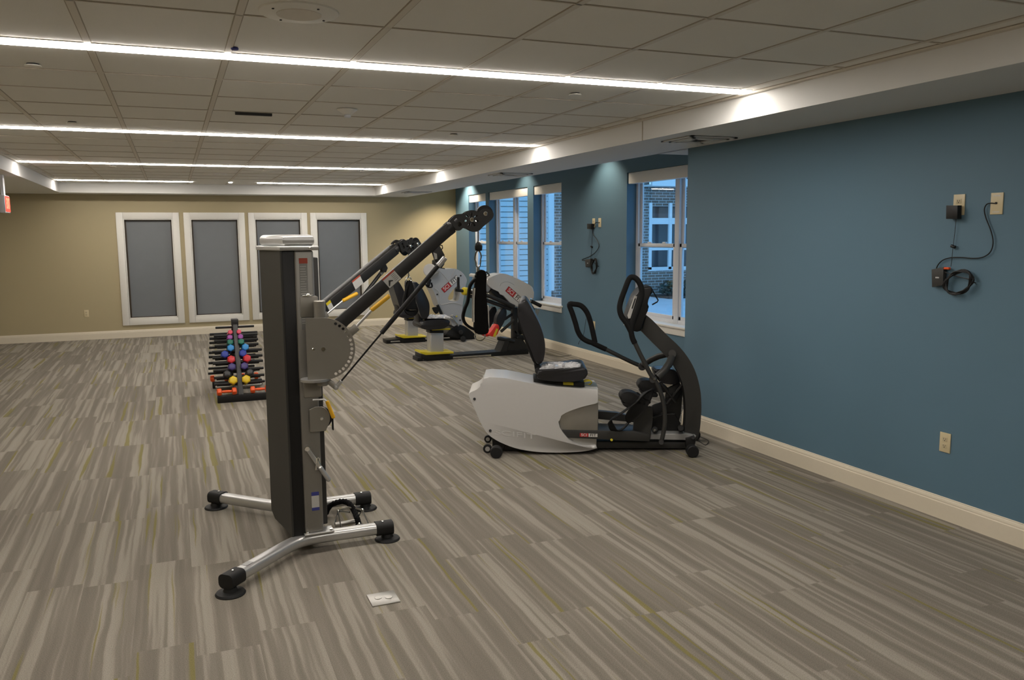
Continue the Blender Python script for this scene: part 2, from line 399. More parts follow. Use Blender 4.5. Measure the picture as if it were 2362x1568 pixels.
# window wall of the alcove
ZT, ZB0 = 2.452, 0.66
OP = [(7.15, 8.975), (10.83, 11.83), (12.06, 13.78), (13.94, 14.86)]
w = MB(); ys = [YC]+[v for p in OP for v in p]+[YB]
for i in range(0, len(ys), 2): w.box((XW, ys[i], 0), (XF, ys[i+1], 3.0))
for p in OP: w.box((XW, p[0], 0), (XF, p[1], ZB0)); w.box((XW, p[0], ZT), (XF, p[1], 3.0))
struct(w.build('wall_window_side', 'blue', flat=True))
def window(n, y0, y1, panes):
    r = sroot('window_%d' % n, (XW, (y0+y1)/2, ZB0)); xg = XW+0.13
    f = MB(); t = 0.05
    f.box((xg, y0, ZB0), (XF, y0+t, ZT), 0.004); f.box((xg, y1-t, ZB0), (XF, y1, ZT), 0.004); f.box((xg, y0, ZB0), (XF, y1, ZB0+0.06), 0.004); f.box((xg, y0, ZT-t), (XF, y1, ZT), 0.004)
    segs = [(y0+t, y1-t)]
    if panes == 2:
        m = (y0+y1)/2; f.box((xg-0.005, m-0.045, ZB0), (XF, m+0.045, ZT), 0.004); segs = [(y0+t, m-0.045), (m+0.045, y1-t)]
    f.build('window_frame', 'vinyl', r)
    zm = 1.565
    for a, b in segs:
        for up in (0, 1):
            z0, z1 = (zm-0.02, ZT-0.05) if up else (ZB0+0.06, zm+0.03); xx = xg+(0.035 if up else 0.008); q = 0.042
            sa = MB(); sa.box((xx, a, z0), (xx+0.022, a+q, z1), 0.003); sa.box((xx, b-q, z0), (xx+0.022, b, z1), 0.003); sa.box((xx, a, z0), (xx+0.022, b, z0+q), 0.003); sa.box((xx, a, z1-q), (xx+0.022, b, z1), 0.003)
            if not up:
                for k in (0.3, 0.7): yy = a+(b-a)*k; sa.box((xx, yy-0.035, z1), (xx+0.03, yy+0.035, z1+0.018), 0.006)
            o = sa.build('sash', 'vinyl', r)
            MB().box((xx+0.009, a+q-0.004, z0+q-0.004), (xx+0.013, b-q+0.004, z1-q+0.004)).build('pane', 'glass', o, flat=True)
    MB().box((XW-0.05, y0-0.04, ZB0-0.005), (xg+0.01, y1+0.04, ZB0+0.022), 0.008).box((XW-0.022, y0-0.02, ZB0-0.085), (XW, y1+0.02, ZB0-0.005), 0.006).build('window_sill', 'white', r)
    return r
window(1, *OP[0], 2); window(2, *OP[1], 1); window(3, *OP[2], 2); window(4, *OP[3], 1)
sl = ['long white shade fascia atop the double window beside the blue wall corner', 'white shade fascia atop the narrow window over the brick view',
      'white shade fascia atop the far double window showing siding', 'white shade fascia atop the narrowest window beside the tan corner']
for (y0, y1), l in zip(OP, sl):
    t = thing('roller_shade', l, 'shade', (XW+0.05, (y0+y1)/2, ZT-0.14), group='white roller shades over the alcove windows')
    MB().box((XW+0.012, y0+0.012, ZT-0.135), (XW+0.095, y1-0.012, ZT-0.003), 0.004).build('fascia', 'shade', t)
    MB().cyl((XW+0.11, y0+0.02, ZT-0.06), (XW+0.11, y1-0.02, ZT-0.06), 0.014).build('roller', 'shade', t)
# baseboards
def baseboard(name, p0, p1, nrm, col='trim'):
    p0, p1, n = Vector((*p0, 0)), Vector((*p1, 0)), Vector((*nrm, 0))
    prof = [(0, 0), (0.016, 0), (0.016, 0.098), (0.0155, 0.100), (0.012, 0.103), (0.012, 0.112), (0.009, 0.122), (0.006, 0.128), (0.006, 0.133), (0, 0.135)]
    m = MB(); a = [m.bm.verts.new(p0+n*u+Vector((0, 0, z))) for u, z in prof]; b = [m.bm.verts.new(p1+n*u+Vector((0, 0, z))) for u, z in prof]
    for i in range(len(prof)-1): m._f([a[i], a[i+1], b[i+1], b[i]])
    m._f(a); m._f(b[::-1]); return struct(m.build(name, col, flat=True))
baseboard('baseboard_right', (XR, YN), (XR, YC), (-1, 0))
baseboard('baseboard_return', (XR, YC), (XW, YC), (0, 1))
baseboard('baseboard_window_side', (XW, YC), (XW, YB), (-1, 0))
baseboard('baseboard_back', (XL, YB), (XW, YB), (0, -1))
baseboard('baseboard_left', (XL, YN), (XL, YB), (1, 0))
struct(MB().box((XL, 15.35, 0), (XL+0.03, 15.50, 2.1), 0.004).build('trim_3', 'white'), 'white door casing on the left wall')
# lights
ll = ['nearest to the camera behind it', 'just over the camera', '']
def linlight(x0, x1, y, label):
    t = thing('linear_ceiling_light', label, 'ceiling light', ((x0+x1)/2, y, ZC-0.012), group='recessed linear ceiling lights')
    b = MB(); b.box((x0, y-LW/2-0.008, ZC-0.004), (x1, y-LW/2, ZC)).box((x0, y+LW/2, ZC-0.004), (x1, y+LW/2+0.008, ZC)).box((x0-0.008, y-LW/2, ZC-0.004), (x0, y+LW/2, ZC)).box((x1, y-LW/2, ZC-0.004), (x1+0.008, y+LW/2, ZC))
    b.build('frame', 'tee', t, flat=True)
    MB().box((x0, y-LW/2, ZC-0.010), (x1, y+LW/2, ZC-0.001)).build('diffuser', 'light', t, flat=True)
X0L, X1L = XLS+0.05, XS-0.065
linlight(X0L, X1L, LY[1], 'linear ceiling light over the near end of the room')
linlight(X0L, X1L, LY[2], 'broad bright linear light nearest, above the tower trainer')
linlight(X0L, X1L, LY[3], 'second bright linear light beyond the smoke detector')
linlight(X0L, X1L, LY[4], 'third linear light, unbroken, between the second strip and the broken strip')
linlight(X0L, 0.36, LY[5], 'left half of the broken last light strip by the back soffit')
linlight(1.36, X1L, LY[5], 'right half of the broken last light strip by the back soffit')
own(tag(MB().cyl((0.935, LY[5], ZC-0.012), (0.935, LY[5], ZC), 0.03, bev=0.004).build('indicator_lamp', 'light'), 'tiny bright lamp dot in the gap of the last light strip', 'lamp'))
# ceiling fittings
t = thing('ceiling_speaker', 'large round ceiling speaker above the nearest light strip', 'speaker', (0.52, 3.48, ZC-0.01))
c = Vector((0.52, 3.50, ZC))
MB().tube([c, c-Vector((0, 0, 0.006)), c-Vector((0, 0, 0.010)), c-Vector((0, 0, 0.0102))], [0.158, 0.155, 0.145, 0.001], 40, cap=False).build('trim_ring', 'tile', t)
m = MB(); m.cyl(c-Vector((0, 0, 0.013)), c-Vector((0, 0, 0.009)), 0.088, 36); m.build('grille', 'tee', t)
for k in range(4): a = 0.5+k*math.pi/2; MB().cyl((c.x+math.cos(a)*0.122, c.y+math.sin(a)*0.122, ZC-0.013), (c.x+math.cos(a)*0.122, c.y+math.sin(a)*0.122, ZC-0.009), 0.005, 10).build('screw', 'dark', t)
t = thing('smoke_detector', 'white domed smoke detector on the ceiling', 'smoke detector', (1.197, 5.98, ZC-0.05))
c = Vector((1.197, 5.98, ZC-0.003))
MB().tube([c, c-Vector((0, 0, 0.004)), c-Vector((0, 0, 0.03)), c-Vector((0, 0, 0.036))], [0.072, 0.07, 0.035, 0.03], 30).build('base', 'white', t)
MB().cyl(c-Vector((0, 0, 0.036)), c-Vector((0, 0, 0.056)), 0.024, bev=0.004).build('sensor', 'vinyl', t)
discs = [((-0.61, 4.98), 'sprinkler cover disc on the ceiling at the left edge, below the nearest strip'), ((-0.66, 7.30), 'sprinkler cover disc left, in front of the second strip'), ((-0.62, 11.45), 'sprinkler cover disc left, behind the third strip'),
         ((2.425, 4.85), 'sprinkler cover disc on the ceiling nearest the soffit, behind the nearest strip'), ((2.363, 7.12), 'sprinkler cover disc right, in front of the second strip'), ((2.454, 11.43), 'sprinkler cover disc right, behind the third strip')]
for (x, y), l in discs:
    t = thing('sprinkler_cover', l, 'sprinkler cover', (x, y, ZC-0.012), group='round sprinkler covers on the ceiling')
    MB().cyl((x, y, ZC-0.014), (x, y, ZC-0.007), 0.040, bev=0.002).build('cover', 'white', t); MB().cyl((x, y, ZC-0.008), (x, y, ZC+0.012), 0.030).build('neck', 'dark', t)
own(tag(MB().tube([(0.613, 12.6, ZC), (0.613, 12.6, ZC-0.012), (0.613, 12.6, ZC-0.013)], [0.16, 0.15, 0.01], 32).build('ceiling_speaker', 'tile'), 'faint round ceiling speaker near the back of the room', 'speaker'))
own(tag(MB().box((0.468, 6.342, ZC-0.022), (0.723, 6.372, ZC+0.010), 0.003).build('linear_diffuser', 'dark'), 'short black linear slot in the ceiling beside the smoke detector', 'air diffuser'))
own(tag(MB().cyl((0.325, 4.24, ZC-0.012), (0.325, 4.24, ZC), 0.018, bev=0.003).build('ceiling_sensor', 'labblue'), 'small blue sensor dot beside the nearest light strip', 'sensor'))
def diffuser(x, y, sx, label):
    t = thing('ceiling_vent', label, 'vent', (x, y, ZS-0.02), group='square air vents on the soffit'); h = sx/2
    f = MB()
    for a, z0 in ((h, 0.010), (h-0.045, 0.016), (h-0.08, 0.016), (h-0.115, 0.016)):
        q = 0.024 if a < h else 0.030
        for lo, hi in (((-a, -a), (a, -a+q)), ((-a, a-q), (a, a)), ((-a, -a), (-a+q, a)), ((a-q, -a), (a, a))): f.box((x+lo[0], y+lo[1], ZS-z0), (x+hi[0], y+hi[1], ZS-z0+0.007))
    f.build('louvre', 'soff', t, flat=True); MB().box((x-h+0.03, y-h+0.03, ZS-0.003), (x+h-0.03, y+h-0.03, ZS-0.0008)).build('backing', 'dark', t, flat=True)
diffuser(3.86, 5.56, 0.42, 'square air vent on the soffit beside the blue wall corner')
diffuser(3.85, 9.45, 0.42, 'square air vent on the soffit ahead of the three windows')
diffuser(3.88, 13.75, 0.42, 'farthest square air vent on the soffit near the tan wall')
# exit sign
q = py_((10, 449), 11.0); x = q.x
t = thing('exit_sign', 'red lit exit sign hanging under the left soffit', 'exit sign', (x-0.03, 11.15, 2.25))
z1 = q.z; z0 = z1-0.20
MB().box((x-0.075, 11.0, z0), (x, 11.3, z1), 0.006).box((x-0.05, 11.1, z1-0.002), (x-0.02, 11.2, ZS+0.001)).build('housing', 'vinyl', t)
MB().box((x, 11.01, z0+0.012), (x+0.004, 11.29, z1-0.012)).build('face', 'exitr', t)
MB().text('EXIT', (x+0.005, 11.15, (z0+z1)/2), (0, 1, 0), (0, 0, 1), 0.17, 0.003, 0.02, 0.62).build('letters', 'exitl', t)
# wall plates
def plate_(kind, P, n, label, cat, outlets=True, w=0.074, h=0.118, group=None, words=True):
    n = Vector((*n, 0)); u = Vector((0, 0, 1)).cross(n)      # u: to the viewer's right when facing the wall
    P = Vector(P); t = thing(kind, label, cat, P, group=group)
    def bx(mb, a0, a1, z0, z1, d0, d1, bev=0): 
        pts = [P+u*a0+Vector((0, 0, z0)), P+u*a1+Vector((0, 0, z0)), P+u*a1+Vector((0, 0, z1)), P+u*a0+Vector((0, 0, z1))]
        mb.prism(pts, n, d0, d1, bev, 2)
    m = MB(); bx(m, -w/2, w/2, 0, h, 0, 0.007, 0.003); m.build('cover_plate', 'ivory', t)
    if outlets:
        m = MB().use('ivory2')
        for zc in (h*0.33, h*0.67): bx(m, -0.016, 0.016, zc-0.013, zc+0.013, 0.006, 0.0095, 0.0015)
        m.use('dark')
        for zc in (h*0.33, h*0.67):
            for a in (-0.007, 0.006): bx(m, a-0.0012, a+0.0012, zc-0.002, zc+0.007, 0.009, 0.0100)
            bx(m, -0.0025, 0.0025, zc-0.010, zc-0.005, 0.009, 0.0100)
        m.build('socket', None, t)
    else:
        MB().cyl(P+Vector((0, 0, h*0.52))+n*0.006, P+Vector((0, 0, h*0.52))+n*0.014, 0.006, 10).build('jack', 'dark', t)
        m = MB().use('logowhite')
        for zc in (h*0.86, h*0.12):
            m = MB().use('logowhite')
            for k in range(5): bx(m, -0.020+k*0.0085, -0.0145+k*0.0085, zc-0.004, zc+0.004, 0.0068, 0.0078)
            m.build('lettering', None, t)
    return t
plate_('wall_outlet', (XR, 3.462, 0.407), (-1, 0), 'ivory duplex outlet low on the blue wall above the baseboard', 'outlet')
plate_('wall_outlet', (XR, 3.463, 1.802), (-1, 0), 'ivory outlet high on the near blue wall with a black charger plugged in', 'outlet')
plate_('cable_plate', (XR, 3.227, 1.800), (-1, 0), 'ivory cable plate high on the near blue wall, right of the charger outlet', 'wall plate', outlets=False)
plate_('wall_outlet', (XW, 9.835, 1.800), (-1, 0), 'small ivory outlet high between the alcove windows with a charger', 'outlet')
plate_('cable_plate', (XW, 9.665, 1.800), (-1, 0), 'small ivory cable plate beside the charger outlet between alcove windows', 'wall plate', outlets=False)
plate_('wall_outlet', (XW, 9.82, 0.43), (-1, 0), 'ivory outlet low on the alcove wall behind the raised far handle', 'outlet')
plate_('wall_outlet', (XW, 7.53, 0.22), (-1, 0), 'ivory outlet low under the double window behind the curved mast', 'outlet')
plate_('wall_outlet', (-1.41, YB, 0.390), (0, -1), 'ivory outlet low on the tan back wall', 'outlet')
# floor box
t = thing('floor_box', 'metal floor outlet plate set in the carpet in the foreground', 'floor outlet', (0.835, 3.694, 0), rz=-0.01)
MB().box((0.768, 3.628, 0), (0.902, 3.762, 0.006), 0.002).build('cover_plate', 'steel', t)
m = MB()
m.cyl((0.812, 3.703, 0.006), (0.812, 3.703, 0.0085), 0.017, 20, bev=0.001)
MB().cyl((0.860, 3.690, 0.006), (0.860, 3.690, 0.0085), 0.017, 20, bev=0.001).build('screw_cap', 'steel', t)
m.build('screw_cap', 'steel', t)

# hidden downlights of the alcove
for i, (y, e) in enumerate(((9.45, 9), (12.1, 9), (14.80, 34))):
    t = thing('downlight', ('recessed downlight in the alcove ceiling beside the wall chargers', 'recessed downlight in the alcove ceiling before the far double window', 'recessed downlight in the alcove ceiling washing the tan wall corner')[i], 'downlight', (4.88, y, 2.93))
    MB().tube([(4.88, y, 2.951), (4.88, y, 2.945), (4.88, y, 2.944)], [0.075, 0.07, 0.055], 24, cap=False).build('trim_ring', 'white', t)
    L = bpy.data.lights.new('downlight_lamp', 'SPOT'); L.energy = e*4.2; L.spot_size = math.radians(110); L.spot_blend = 0.6; L.shadow_soft_size = 0.05; L.color = (1, 0.86, 0.66)
    o = bpy.data.objects.new('downlight_lamp', L); C.objects.link(o); o.parent = t; o.location = (0, 0, 0.0)

# ================================================================ OUTSIDE
YO = 21.0
def fx(px): return py_((px, 550), YO).x
gz = -0.13
struct(MB().box((XF, -5, gz-0.1), (40, 40, gz)).build('exterior_ground', 'ground', flat=True))
xs0 = 7.0
b = thing('building', 'neighbouring building with pale lap siding and white trimmed windows seen through the alcove windows', 'building', (11, YO, gz))
m = MB(); z = gz
while z < 3.2:
    m.prism([(xs0, YO+0.05, z), (xs0, YO-0.03, z), (xs0, YO-0.012, z+0.124), (xs0, YO+0.05, z+0.124)], (1, 0, 0), 0, fx(1264)-xs0); z += 0.145
m.box((xs0, YO+0.05, gz), (fx(1264), YO+0.2, 5)); m.build('siding', 'siding', b, flat=True)
MB().box((fx(1263), YO-0.10, 0.15), (fx(1275), YO+0.1, 5)).build('corner_board', 'extwhite', b)
bx0, bx1 = fx(1275), fx(1495)
MB().box((bx0, YO-0.03, gz), (bx1, YO+0.1, 5)).box((bx1, YO-0.03, gz), (17, YO+0.2, 0.62)).box((bx1, YO+0.02, 2.5), (17, YO+0.2, 3.05)).build('brick_wall', 'brick', b, flat=True)
MB().box((bx1, YO+0.35, 0), (17, YO+0.4, 3)).build('interior_backdrop', 'extglass', b)
m = MB()
m.box((fx(1495), YO-0.05, 0.62), (17, YO+0.02, 0.73)); m.box((fx(1495), YO-0.04, 1.98), (17, YO+0.02, 2.16)); m.box((fx(1495), YO-0.04, 1.22), (17, YO+0.02, 1.30))
for a in (1495, 1541, 1590): m.box((fx(a), YO-0.05, 0.66), (fx(a)+0.10, YO+0.02, 2.6))
m.build('window_trim', 'extwhite', b)
MB().box((fx(1480), YO-0.55, 3.05), (17, YO-0.45, 3.30)).box((fx(1480), YO-0.45, 3.05), (17, YO+0.1, 3.10)).build('fascia', 'extwhite', b)
m = MB(); m.prism([(fx(1480), YO-0.6, 3.30), (fx(1480), YO+3, 4.6), (fx(1480), YO+3, 4.5), (fx(1480), YO-0.5, 3.22)], (1, 0, 0), 0, 6); m.build('roof', 'roof', b)
bed = MB(); bed.box((fx(1498), YO-1.1, gz), (17, YO-0.05, gz+0.06), 0.02); struct(bed.build('exterior_planting_bed', 'mulch'))
def shrub(x, y, r, label):
    m = MB()
    for k in range(260):
        a, e = random.uniform(0, 6.28), random.uniform(-0.2, 1.5); q = r*random.uniform(0.35, 1)
        p = Vector((x+math.cos(a)*math.cos(e)*q, y+math.sin(a)*math.cos(e)*q, gz+0.05+abs(math.sin(e))*q*1.3+0.08)); d = Vector((random.uniform(-1, 1), random.uniform(-1, 1), random.uniform(-.3, 1))).normalized()*0.07; w_ = d.orthogonal().normalized()*0.03
        m._f([m.bm.verts.new(p-d), m.bm.verts.new(p+w_), m.bm.verts.new(p+d), m.bm.verts.new(p-w_)])
    for k in range(5): a = k*1.25; m.tube([(x, y, gz+0.04), (x+math.cos(a)*r*.4, y+math.sin(a)*r*.4, gz+r*.9)], 0.012, 5)
    own(tag(m.build('shrub', 'leaf'), label, 'shrub', 'dark shrubs under the neighbouring windows'))
shrub(fx(1510), YO-0.75, 0.30, 'low dark shrub at the left under the neighbouring windows'); shrub(fx(1552)+0.1, YO-0.75, 0.36, 'tall dark shrub at the right under the neighbouring windows')


# ================================================================ TOWER TRAINER
YA = 4.74                                  # its plane of symmetry runs along X
Y1 = 4.42
def mir(p): return Vector((p[0], 2*YA-p[1], p[2]))
tw = thing('cable_trainer', 'tall grey dual-arm cable trainer tower on a silver base in the foreground', 'exercise machine', (0.62, YA, 0))
def tb(pts): return [Vector(p) for p in pts]
def pair(fn):
    for k in (0, 1): fn((lambda p: Vector(p)) if k == 0 else mir, k)
def base_leg(q, k):
    zc = 0.072
    L = spline([q((0.205, 4.085, zc)), q((0.36, 4.25, zc)), q((0.47, 4.365, zc)), q((0.545, 4.425, zc)), q((0.64, 4.448, zc)), q((0.80, 4.452, zc)), q((0.985, 4.452, zc))], 6)
    a, b = q((0.205, 4.085, zc)), q((0.985, 4.452, zc))
    o = MB().rod(L, 0.076, 0.060, bev=0.024, rseg=4).build('base_leg', 'silver', tw)
    for e, d in ((a, (L[0]-L[1]).normalized()), (b, (L[-1]-L[-2]).normalized())):
        tip = e+d*0.085
        MB().rod([e-d*0.012, e+d*0.04, e+d*0.072, tip], 0.086, 0.072, bev=0.026, rseg=4).build('end_cap', 'rubber', o)
        f = e+d*0.055; f = Vector((f.x, f.y, 0))
        MB().tube([f, f+Vector((0, 0, 0.004)), f+Vector((0, 0, 0.012)), f+Vector((0, 0, 0.018)), f+Vector((0, 0, 0.036))], [0.070, 0.072, 0.066, 0.035, 0.028], 28).build('levelling_foot', 'rubber', o)
        MB().ball(e+d*0.03+Vector((0, 0, 0.038)), 0.008, (1, 1, 0.5), 10).build('screw', 'chrome', o)
    MB().prism([q((0.575, 4.40, 0.103)), q((0.735, 4.405, 0.103)), q((0.735, 4.495, 0.103)), q((0.575, 4.50, 0.103))], (0, 0, 1), 0, 0.010, 0.003).build('foot_flange', 'silver', o)
    if k == 0:
        p = a.lerp(L[8], 0.25)+Vector((0, 0, 0.0305)); d = (L[5]-L[0]).normalized(); s_ = Vector((-d.y, d.x, 0))
        m = MB().use('label'); m.prism([p-d*.02-s_*.018, p+d*.03-s_*.018, p+d*.03+s_*.018, p-d*.02+s_*.018], (0, 0, 1), 0, 0.001); m.build('warning_label', None, o)
    for dx in (0.59, 0.72):
        MB().cyl(q((dx, 4.415, 0.112)), q((dx, 4.415, 0.124)), 0.009, 6).build('bolt', 'chrome', o)
pair(base_leg)
MB().box((0.585, 4.49, 0.045), (0.675, 2*YA-4.49, 0.095), 0.008).build('cross_beam', 'silver', tw)
def post(q, k):
    a, b = q((0.582, Y1, 0.108)), q((0.682, Y1+0.075, 1.64))
    o = MB().box((0.582, min(a.y, b.y), 0.108), (0.682, max(a.y, b.y), 1.64), 0.012, seg=3).build('upright_post', 'post', tw)
    if k == 0:
        y = Y1-0.0012
        m = MB().use('label').box((0.606, y, 1.225), (0.648, Y1+.001, 1.585)); m.use('labred').box((0.606, y-.0006, 1.572), (0.650, Y1, 1.600)); m.use('paper')
        zz = 1.555
        for i in range(24):
            m.box((0.610, y-.0006, zz), (0.610+random.uniform(0.022, 0.035), Y1, zz+0.003)); zz -= 0.013
        m.build('warning_label', None, o)
        m = MB().use('paper').box((0.622, y, 0.245), (0.662, Y1+.001, 0.330)); m.use('labblue').box((0.622, y-.0006, 0.318), (0.662, Y1, 0.338)); m.box((0.622, y-.0006, 0.235), (0.662, Y1, 0.252)); m.build('serial_label', None, o)
pair(post)
# weight shroud: two angled side sheets meeting at the back, dark inner sides and a front cover
xa, za, zb = 0.512, 0.125, 1.650
apx = 0.440
m = MB()
for q in ((lambda p: Vector(p)), mir):
    o1 = [(xa, Y1+0.004, zb), (apx, YA, zb), (apx, YA, 0.165), (apx+0.012, YA-0.055, 0.128), (xa-0.010, Y1+0.09, 0.105), (xa, Y1+0.03, 0.098), (xa, Y1+0.004, 0.098)]
    m.prism([q(p) for p in o1], (1, 0, 0), 0, 0.012, 0.002, 1)
m.build('rear_shroud', 'graph2', tw)
m = MB()
for q in ((lambda p: Vector(p)), mir):
    lo, hi = q((xa+0.004, Y1+0.012, 0.10)), q((0.590, Y1+0.030, 1.645)); m.box((lo.x, min(lo.y, hi.y), lo.z), (hi.x, max(lo.y, hi.y), hi.z), 0.002)
m.build('side_panel', 'black', tw)
MB().box((0.60, Y1+0.085, 0.12), (0.718, 2*YA-Y1-0.085, 1.600), 0.006).build('front_cover', 'graph2', tw)
# cap
def capring(gr, z):
    return [(0.703+gr, Y1-0.012-gr, z), (0.703+gr, 2*YA-Y1+0.012+gr, z), (xa+0.002-gr, 2*YA-Y1+0.012+gr, z), (apx-0.012-gr*1.1, YA, z), (xa+0.002-gr, Y1-0.012-gr, z)]
m = MB(); m.prism(capring(0.004, 1.640), (0, 0, 1), 0, 0.024, 0.006, 3); m.prism(capring(-0.014, 1.660), (0, 0, 1), 0, 0.062, 0.026, 5)
cp = m.build('top_cap', 'cap', tw, ang=60)
MB().ball((0.662, Y1-0.016, 1.652), 0.006, (1, .5, 1), 10).build('screw', 'chrome', cp)
# pulleys low on the posts, pull pins
def low(q, k):
    c0 = q((0.688, Y1-0.020, 0.745))
    n = (q((0, 1, 0))-q((0, 0, 0))).normalized()
    pts = [c0+Vector((-0.062, 0, 0.052)), c0+Vector((-0.03, 0, 0.066))]+[c0+Vector((math.cos(a)*0.055-0.01, 0, math.sin(a)*0.066)) for a in [1.3-0.26*i for i in range(8)]]+[c0+Vector((0.02, 0, -0.07)), c0+Vector((-0.062, 0, -0.07))]
    o = MB().prism([p for p in pts], n, -0.004, 0.004, 0.0015, 1).build('pulley_bracket', 'silverd', tw)
    MB().tube([c0+n*0.012, c0+n*0.02, c0+n*0.028, c0+n*0.036], [0.060, 0.050, 0.050, 0.060], 26).build('pulley', 'black', o)
    MB().cyl(c0-n*0.012, c0-n*0.002, 0.009, 12, 0.002).build('bolt', 'chrome', o)
    MB().rod([c0+Vector((0.018, 0, 0.055))+n*0.02, c0+Vector((0.050, 0, 0.035))+n*0.02, c0+Vector((0.062, 0, -0.01))+n*0.02, c0+Vector((0.062, 0, -0.072))+n*0.02], 0.03, 0.006, up=(1, 0, 0), bev=0.002).build('pulley_guard', 'black', o)
    # lever clamp
    e1, e2 = q((0.608, Y1-0.014, 0.585)), q((0.716, Y1-0.035, 0.400))
    o = MB().use('chrome').cyl(e1+n*0.014, e1-n*0.008, 0.014, 18, 0.002).use('silver').rod([e1, e1.lerp(e2, 0.45), e1.lerp(e2, 0.62)], 0.022, 0.008, up=n, bev=0.003).cyl(e1.lerp(e2, 0.55), e2, 0.013, 14, 0.006).build('clamp_lever', None, tw)
    cc = e1.lerp(e2, 0.45)
    MB().tube([cc+Vector((0, 0, .03)), cc+Vector((0.012, 0, 0.026)), cc+Vector((0.010, 0, -0.03)), cc+Vector((-0.008, 0, -0.035)), cc+Vector((0, 0, 0.03))], 0.0045, 8).cyl(cc+Vector((.004, 0, .012)), cc+Vector((.012, 0, -.02)), 0.0085, 10).build('spring_clip', 'chrome', o)
pair(low)
# arms ------------------------------------------------------------
def arm(piv, th, side, el, L, name_lab, far=False):
    """piv pivot point, th heading from +X towards the viewer, el elevation"""
    d = Vector((math.cos(th), -math.sin(th), 0)); n = Vector((d.y, -d.x, 0))*1.0
    if n.y > 0: n = -n                                       # n faces the viewer
    ax = d*math.cos(el)+Vector((0, 0, math.sin(el))); pr = Vector((0, 0, 1))*math.cos(el)-d*math.sin(el)
    P = Vector(piv); W = lambda s, t, u=0.0: P+ax*s+pr*t+n*u
    yo = -1 if not far else 1
    co_ = None
    # carriage sleeve on the post
    pc = Vector((0.632, (Y1+0.0375) if not far else 2*YA-Y1-0.0375, 0))
    for z in (P.z+0.215, P.z-0.215):
        k_ = MB().box((pc.x-0.030, pc.y-0.052, z-0.055), (pc.x+0.064, pc.y+0.046, z+0.055), 0.008).build('carriage', 'silverd', tw)
        co_ = co_ or k_
    MB().cyl((pc.x+0.062, P.y+0.0, P.z-0.20), (pc.x+0.062, P.y, P.z+0.25), 0.030, 20, 0.004).build('swivel_tube', 'silverd', co_)
    for z in (P.z+0.272,): MB().box((pc.x-0.018, pc.y-0.06, z-0.004), (pc.x+0.035, pc.y-0.02, z+0.006), 0.002).ball((pc.x+0.012, pc.y-0.05, z+0.004), 0.012, seg=10).build('carriage_bolt', 'chrome', co_)
    z = P.z-0.165
    MB().tube([Vector((P.x-0.05, P.y, z-0.006)), Vector((P.x-0.05, P.y, z+0.006))], 0.075, 26).build('indexing_plate', 'silver', co_)
    # lower yellow handle
    h0 = Vector((P.x-0.005, P.y, P.z-0.275)); 
    hd = MB().use('silver').tube([h0-d*0.06, h0, h0+d*0.010-Vector((0, 0, .01))], 0.005, 8).use('yellow').cyl(h0+d*0.012-Vector((0, 0, .008)), h0+d*0.045-Vector((0, 0, 0.105)), 0.0105, 12, 0.005)
    hd.build('release_handle', None, co_)
    # D plate with index holes
    R = 0.163
    out = [P+d*(-0.085)+Vector((0, 0, -R)), P+Vector((0, 0, -R))]+[P+d*(math.cos(a)*R)+Vector((0, 0, math.sin(a)*R)) for a in [-math.pi/2+math.pi*i/40 for i in range(1, 40)]]+[P+Vector((0, 0, R)), P+d*(-0.085)+Vector((0, 0, R))]
    holes = []
    for i in range(15):
        a = math.radians(-66+i*9.2)
        holes.append(circ(P+d*(math.cos(a)*0.146)+Vector((0, 0, math.sin(a)*0.146)), 0.0080, d, (0, 0, 1), 10))
    MB().prism([P+(p-P)*0.70+n*(-0.046) for p in out], n, 0, 0.008).build('rear_plate', 'silverd', tw)
    for u in (0.036,):
        o = MB().plate([p+n*u for p in out], [[p+n*u for p in h] for h in holes], n, 0.008).build('index_plate', 'silverd', tw)
        MB().cyl(P+n*(u+0.008), P+n*(u+0.016), 0.011, 6).cyl(P-d*0.05+n*(u+.008), P-d*0.05+n*(u+0.014), 0.008, 12, .002).build('bolt', 'chrome', o)
    # arm bar
    TO = 0.040; MB().rod([W(0.0, 0.0, -0.004), W(0.20, TO-0.005, -0.004)], 0.05, 0.05, up=pr, bev=0.006).build('arm_root', 'graph', tw)
    ab = MB().rod([W(0.125, TO), W(L*0.89, TO)], 0.064, 0.066, up=pr, bev=0.006).build('arm', 'graph', tw)
    lx = L*0.495
    q = lambda s0, s1, t0, t1: [W(s0, t0*.82+TO, 0.0318), W(s1, t0*.82+TO, 0.0318), W(s1, t1*.82+TO, 0.0318), W(s0, t1*.82+TO, 0.0318)]
    m = MB().use('paper').prism(q(lx-0.045, lx+0.035, -0.036, 0.028), n, 0, 0.001); m.use('labred').prism(q(lx-0.045, lx+0.035, 0.028, 0.040), n, 0, 0.0012); m.use('ink')
    if not far:
        m.tube([W(lx-0.038, TO-0.02, 0.033), W(lx-0.02, TO, 0.033), W(lx-0.005, TO-0.01, 0.033)], [0.003, 0.006, 0.003], 6)
        for i in range(5): m.prism(q(lx+0.002, lx+0.028, 0.018-i*0.01, 0.020-i*0.01), n, 0.001, 0.0014)
    m.build('warning_label', None, ab)
    if far:
        m = MB().use('paper').prism(q(0.225, 0.265, -0.030, 0.012), n, 0, 0.001); m.use('yellow2').prism(q(0.225, 0.265, 0.012, 0.034), n, 0, 0.0012); m.build('caution_label', None, ab)
    # neck, head
    MB().cyl(W(L*0.875, TO), W(L*0.90, TO), 0.037, 20).cyl(W(L*0.89, TO), W(L*0.955, TO-0.006), 0.029, 20).build('swivel_neck', 'graph', tw)
    hc = P+ax*L
    HL = lambda a, b: hc+ax*(a*hs)+pr*b
    hs = 1.0 if not far else 0.92
    O = spline([HL(*q_) for q_ in HEAD], 4, True)
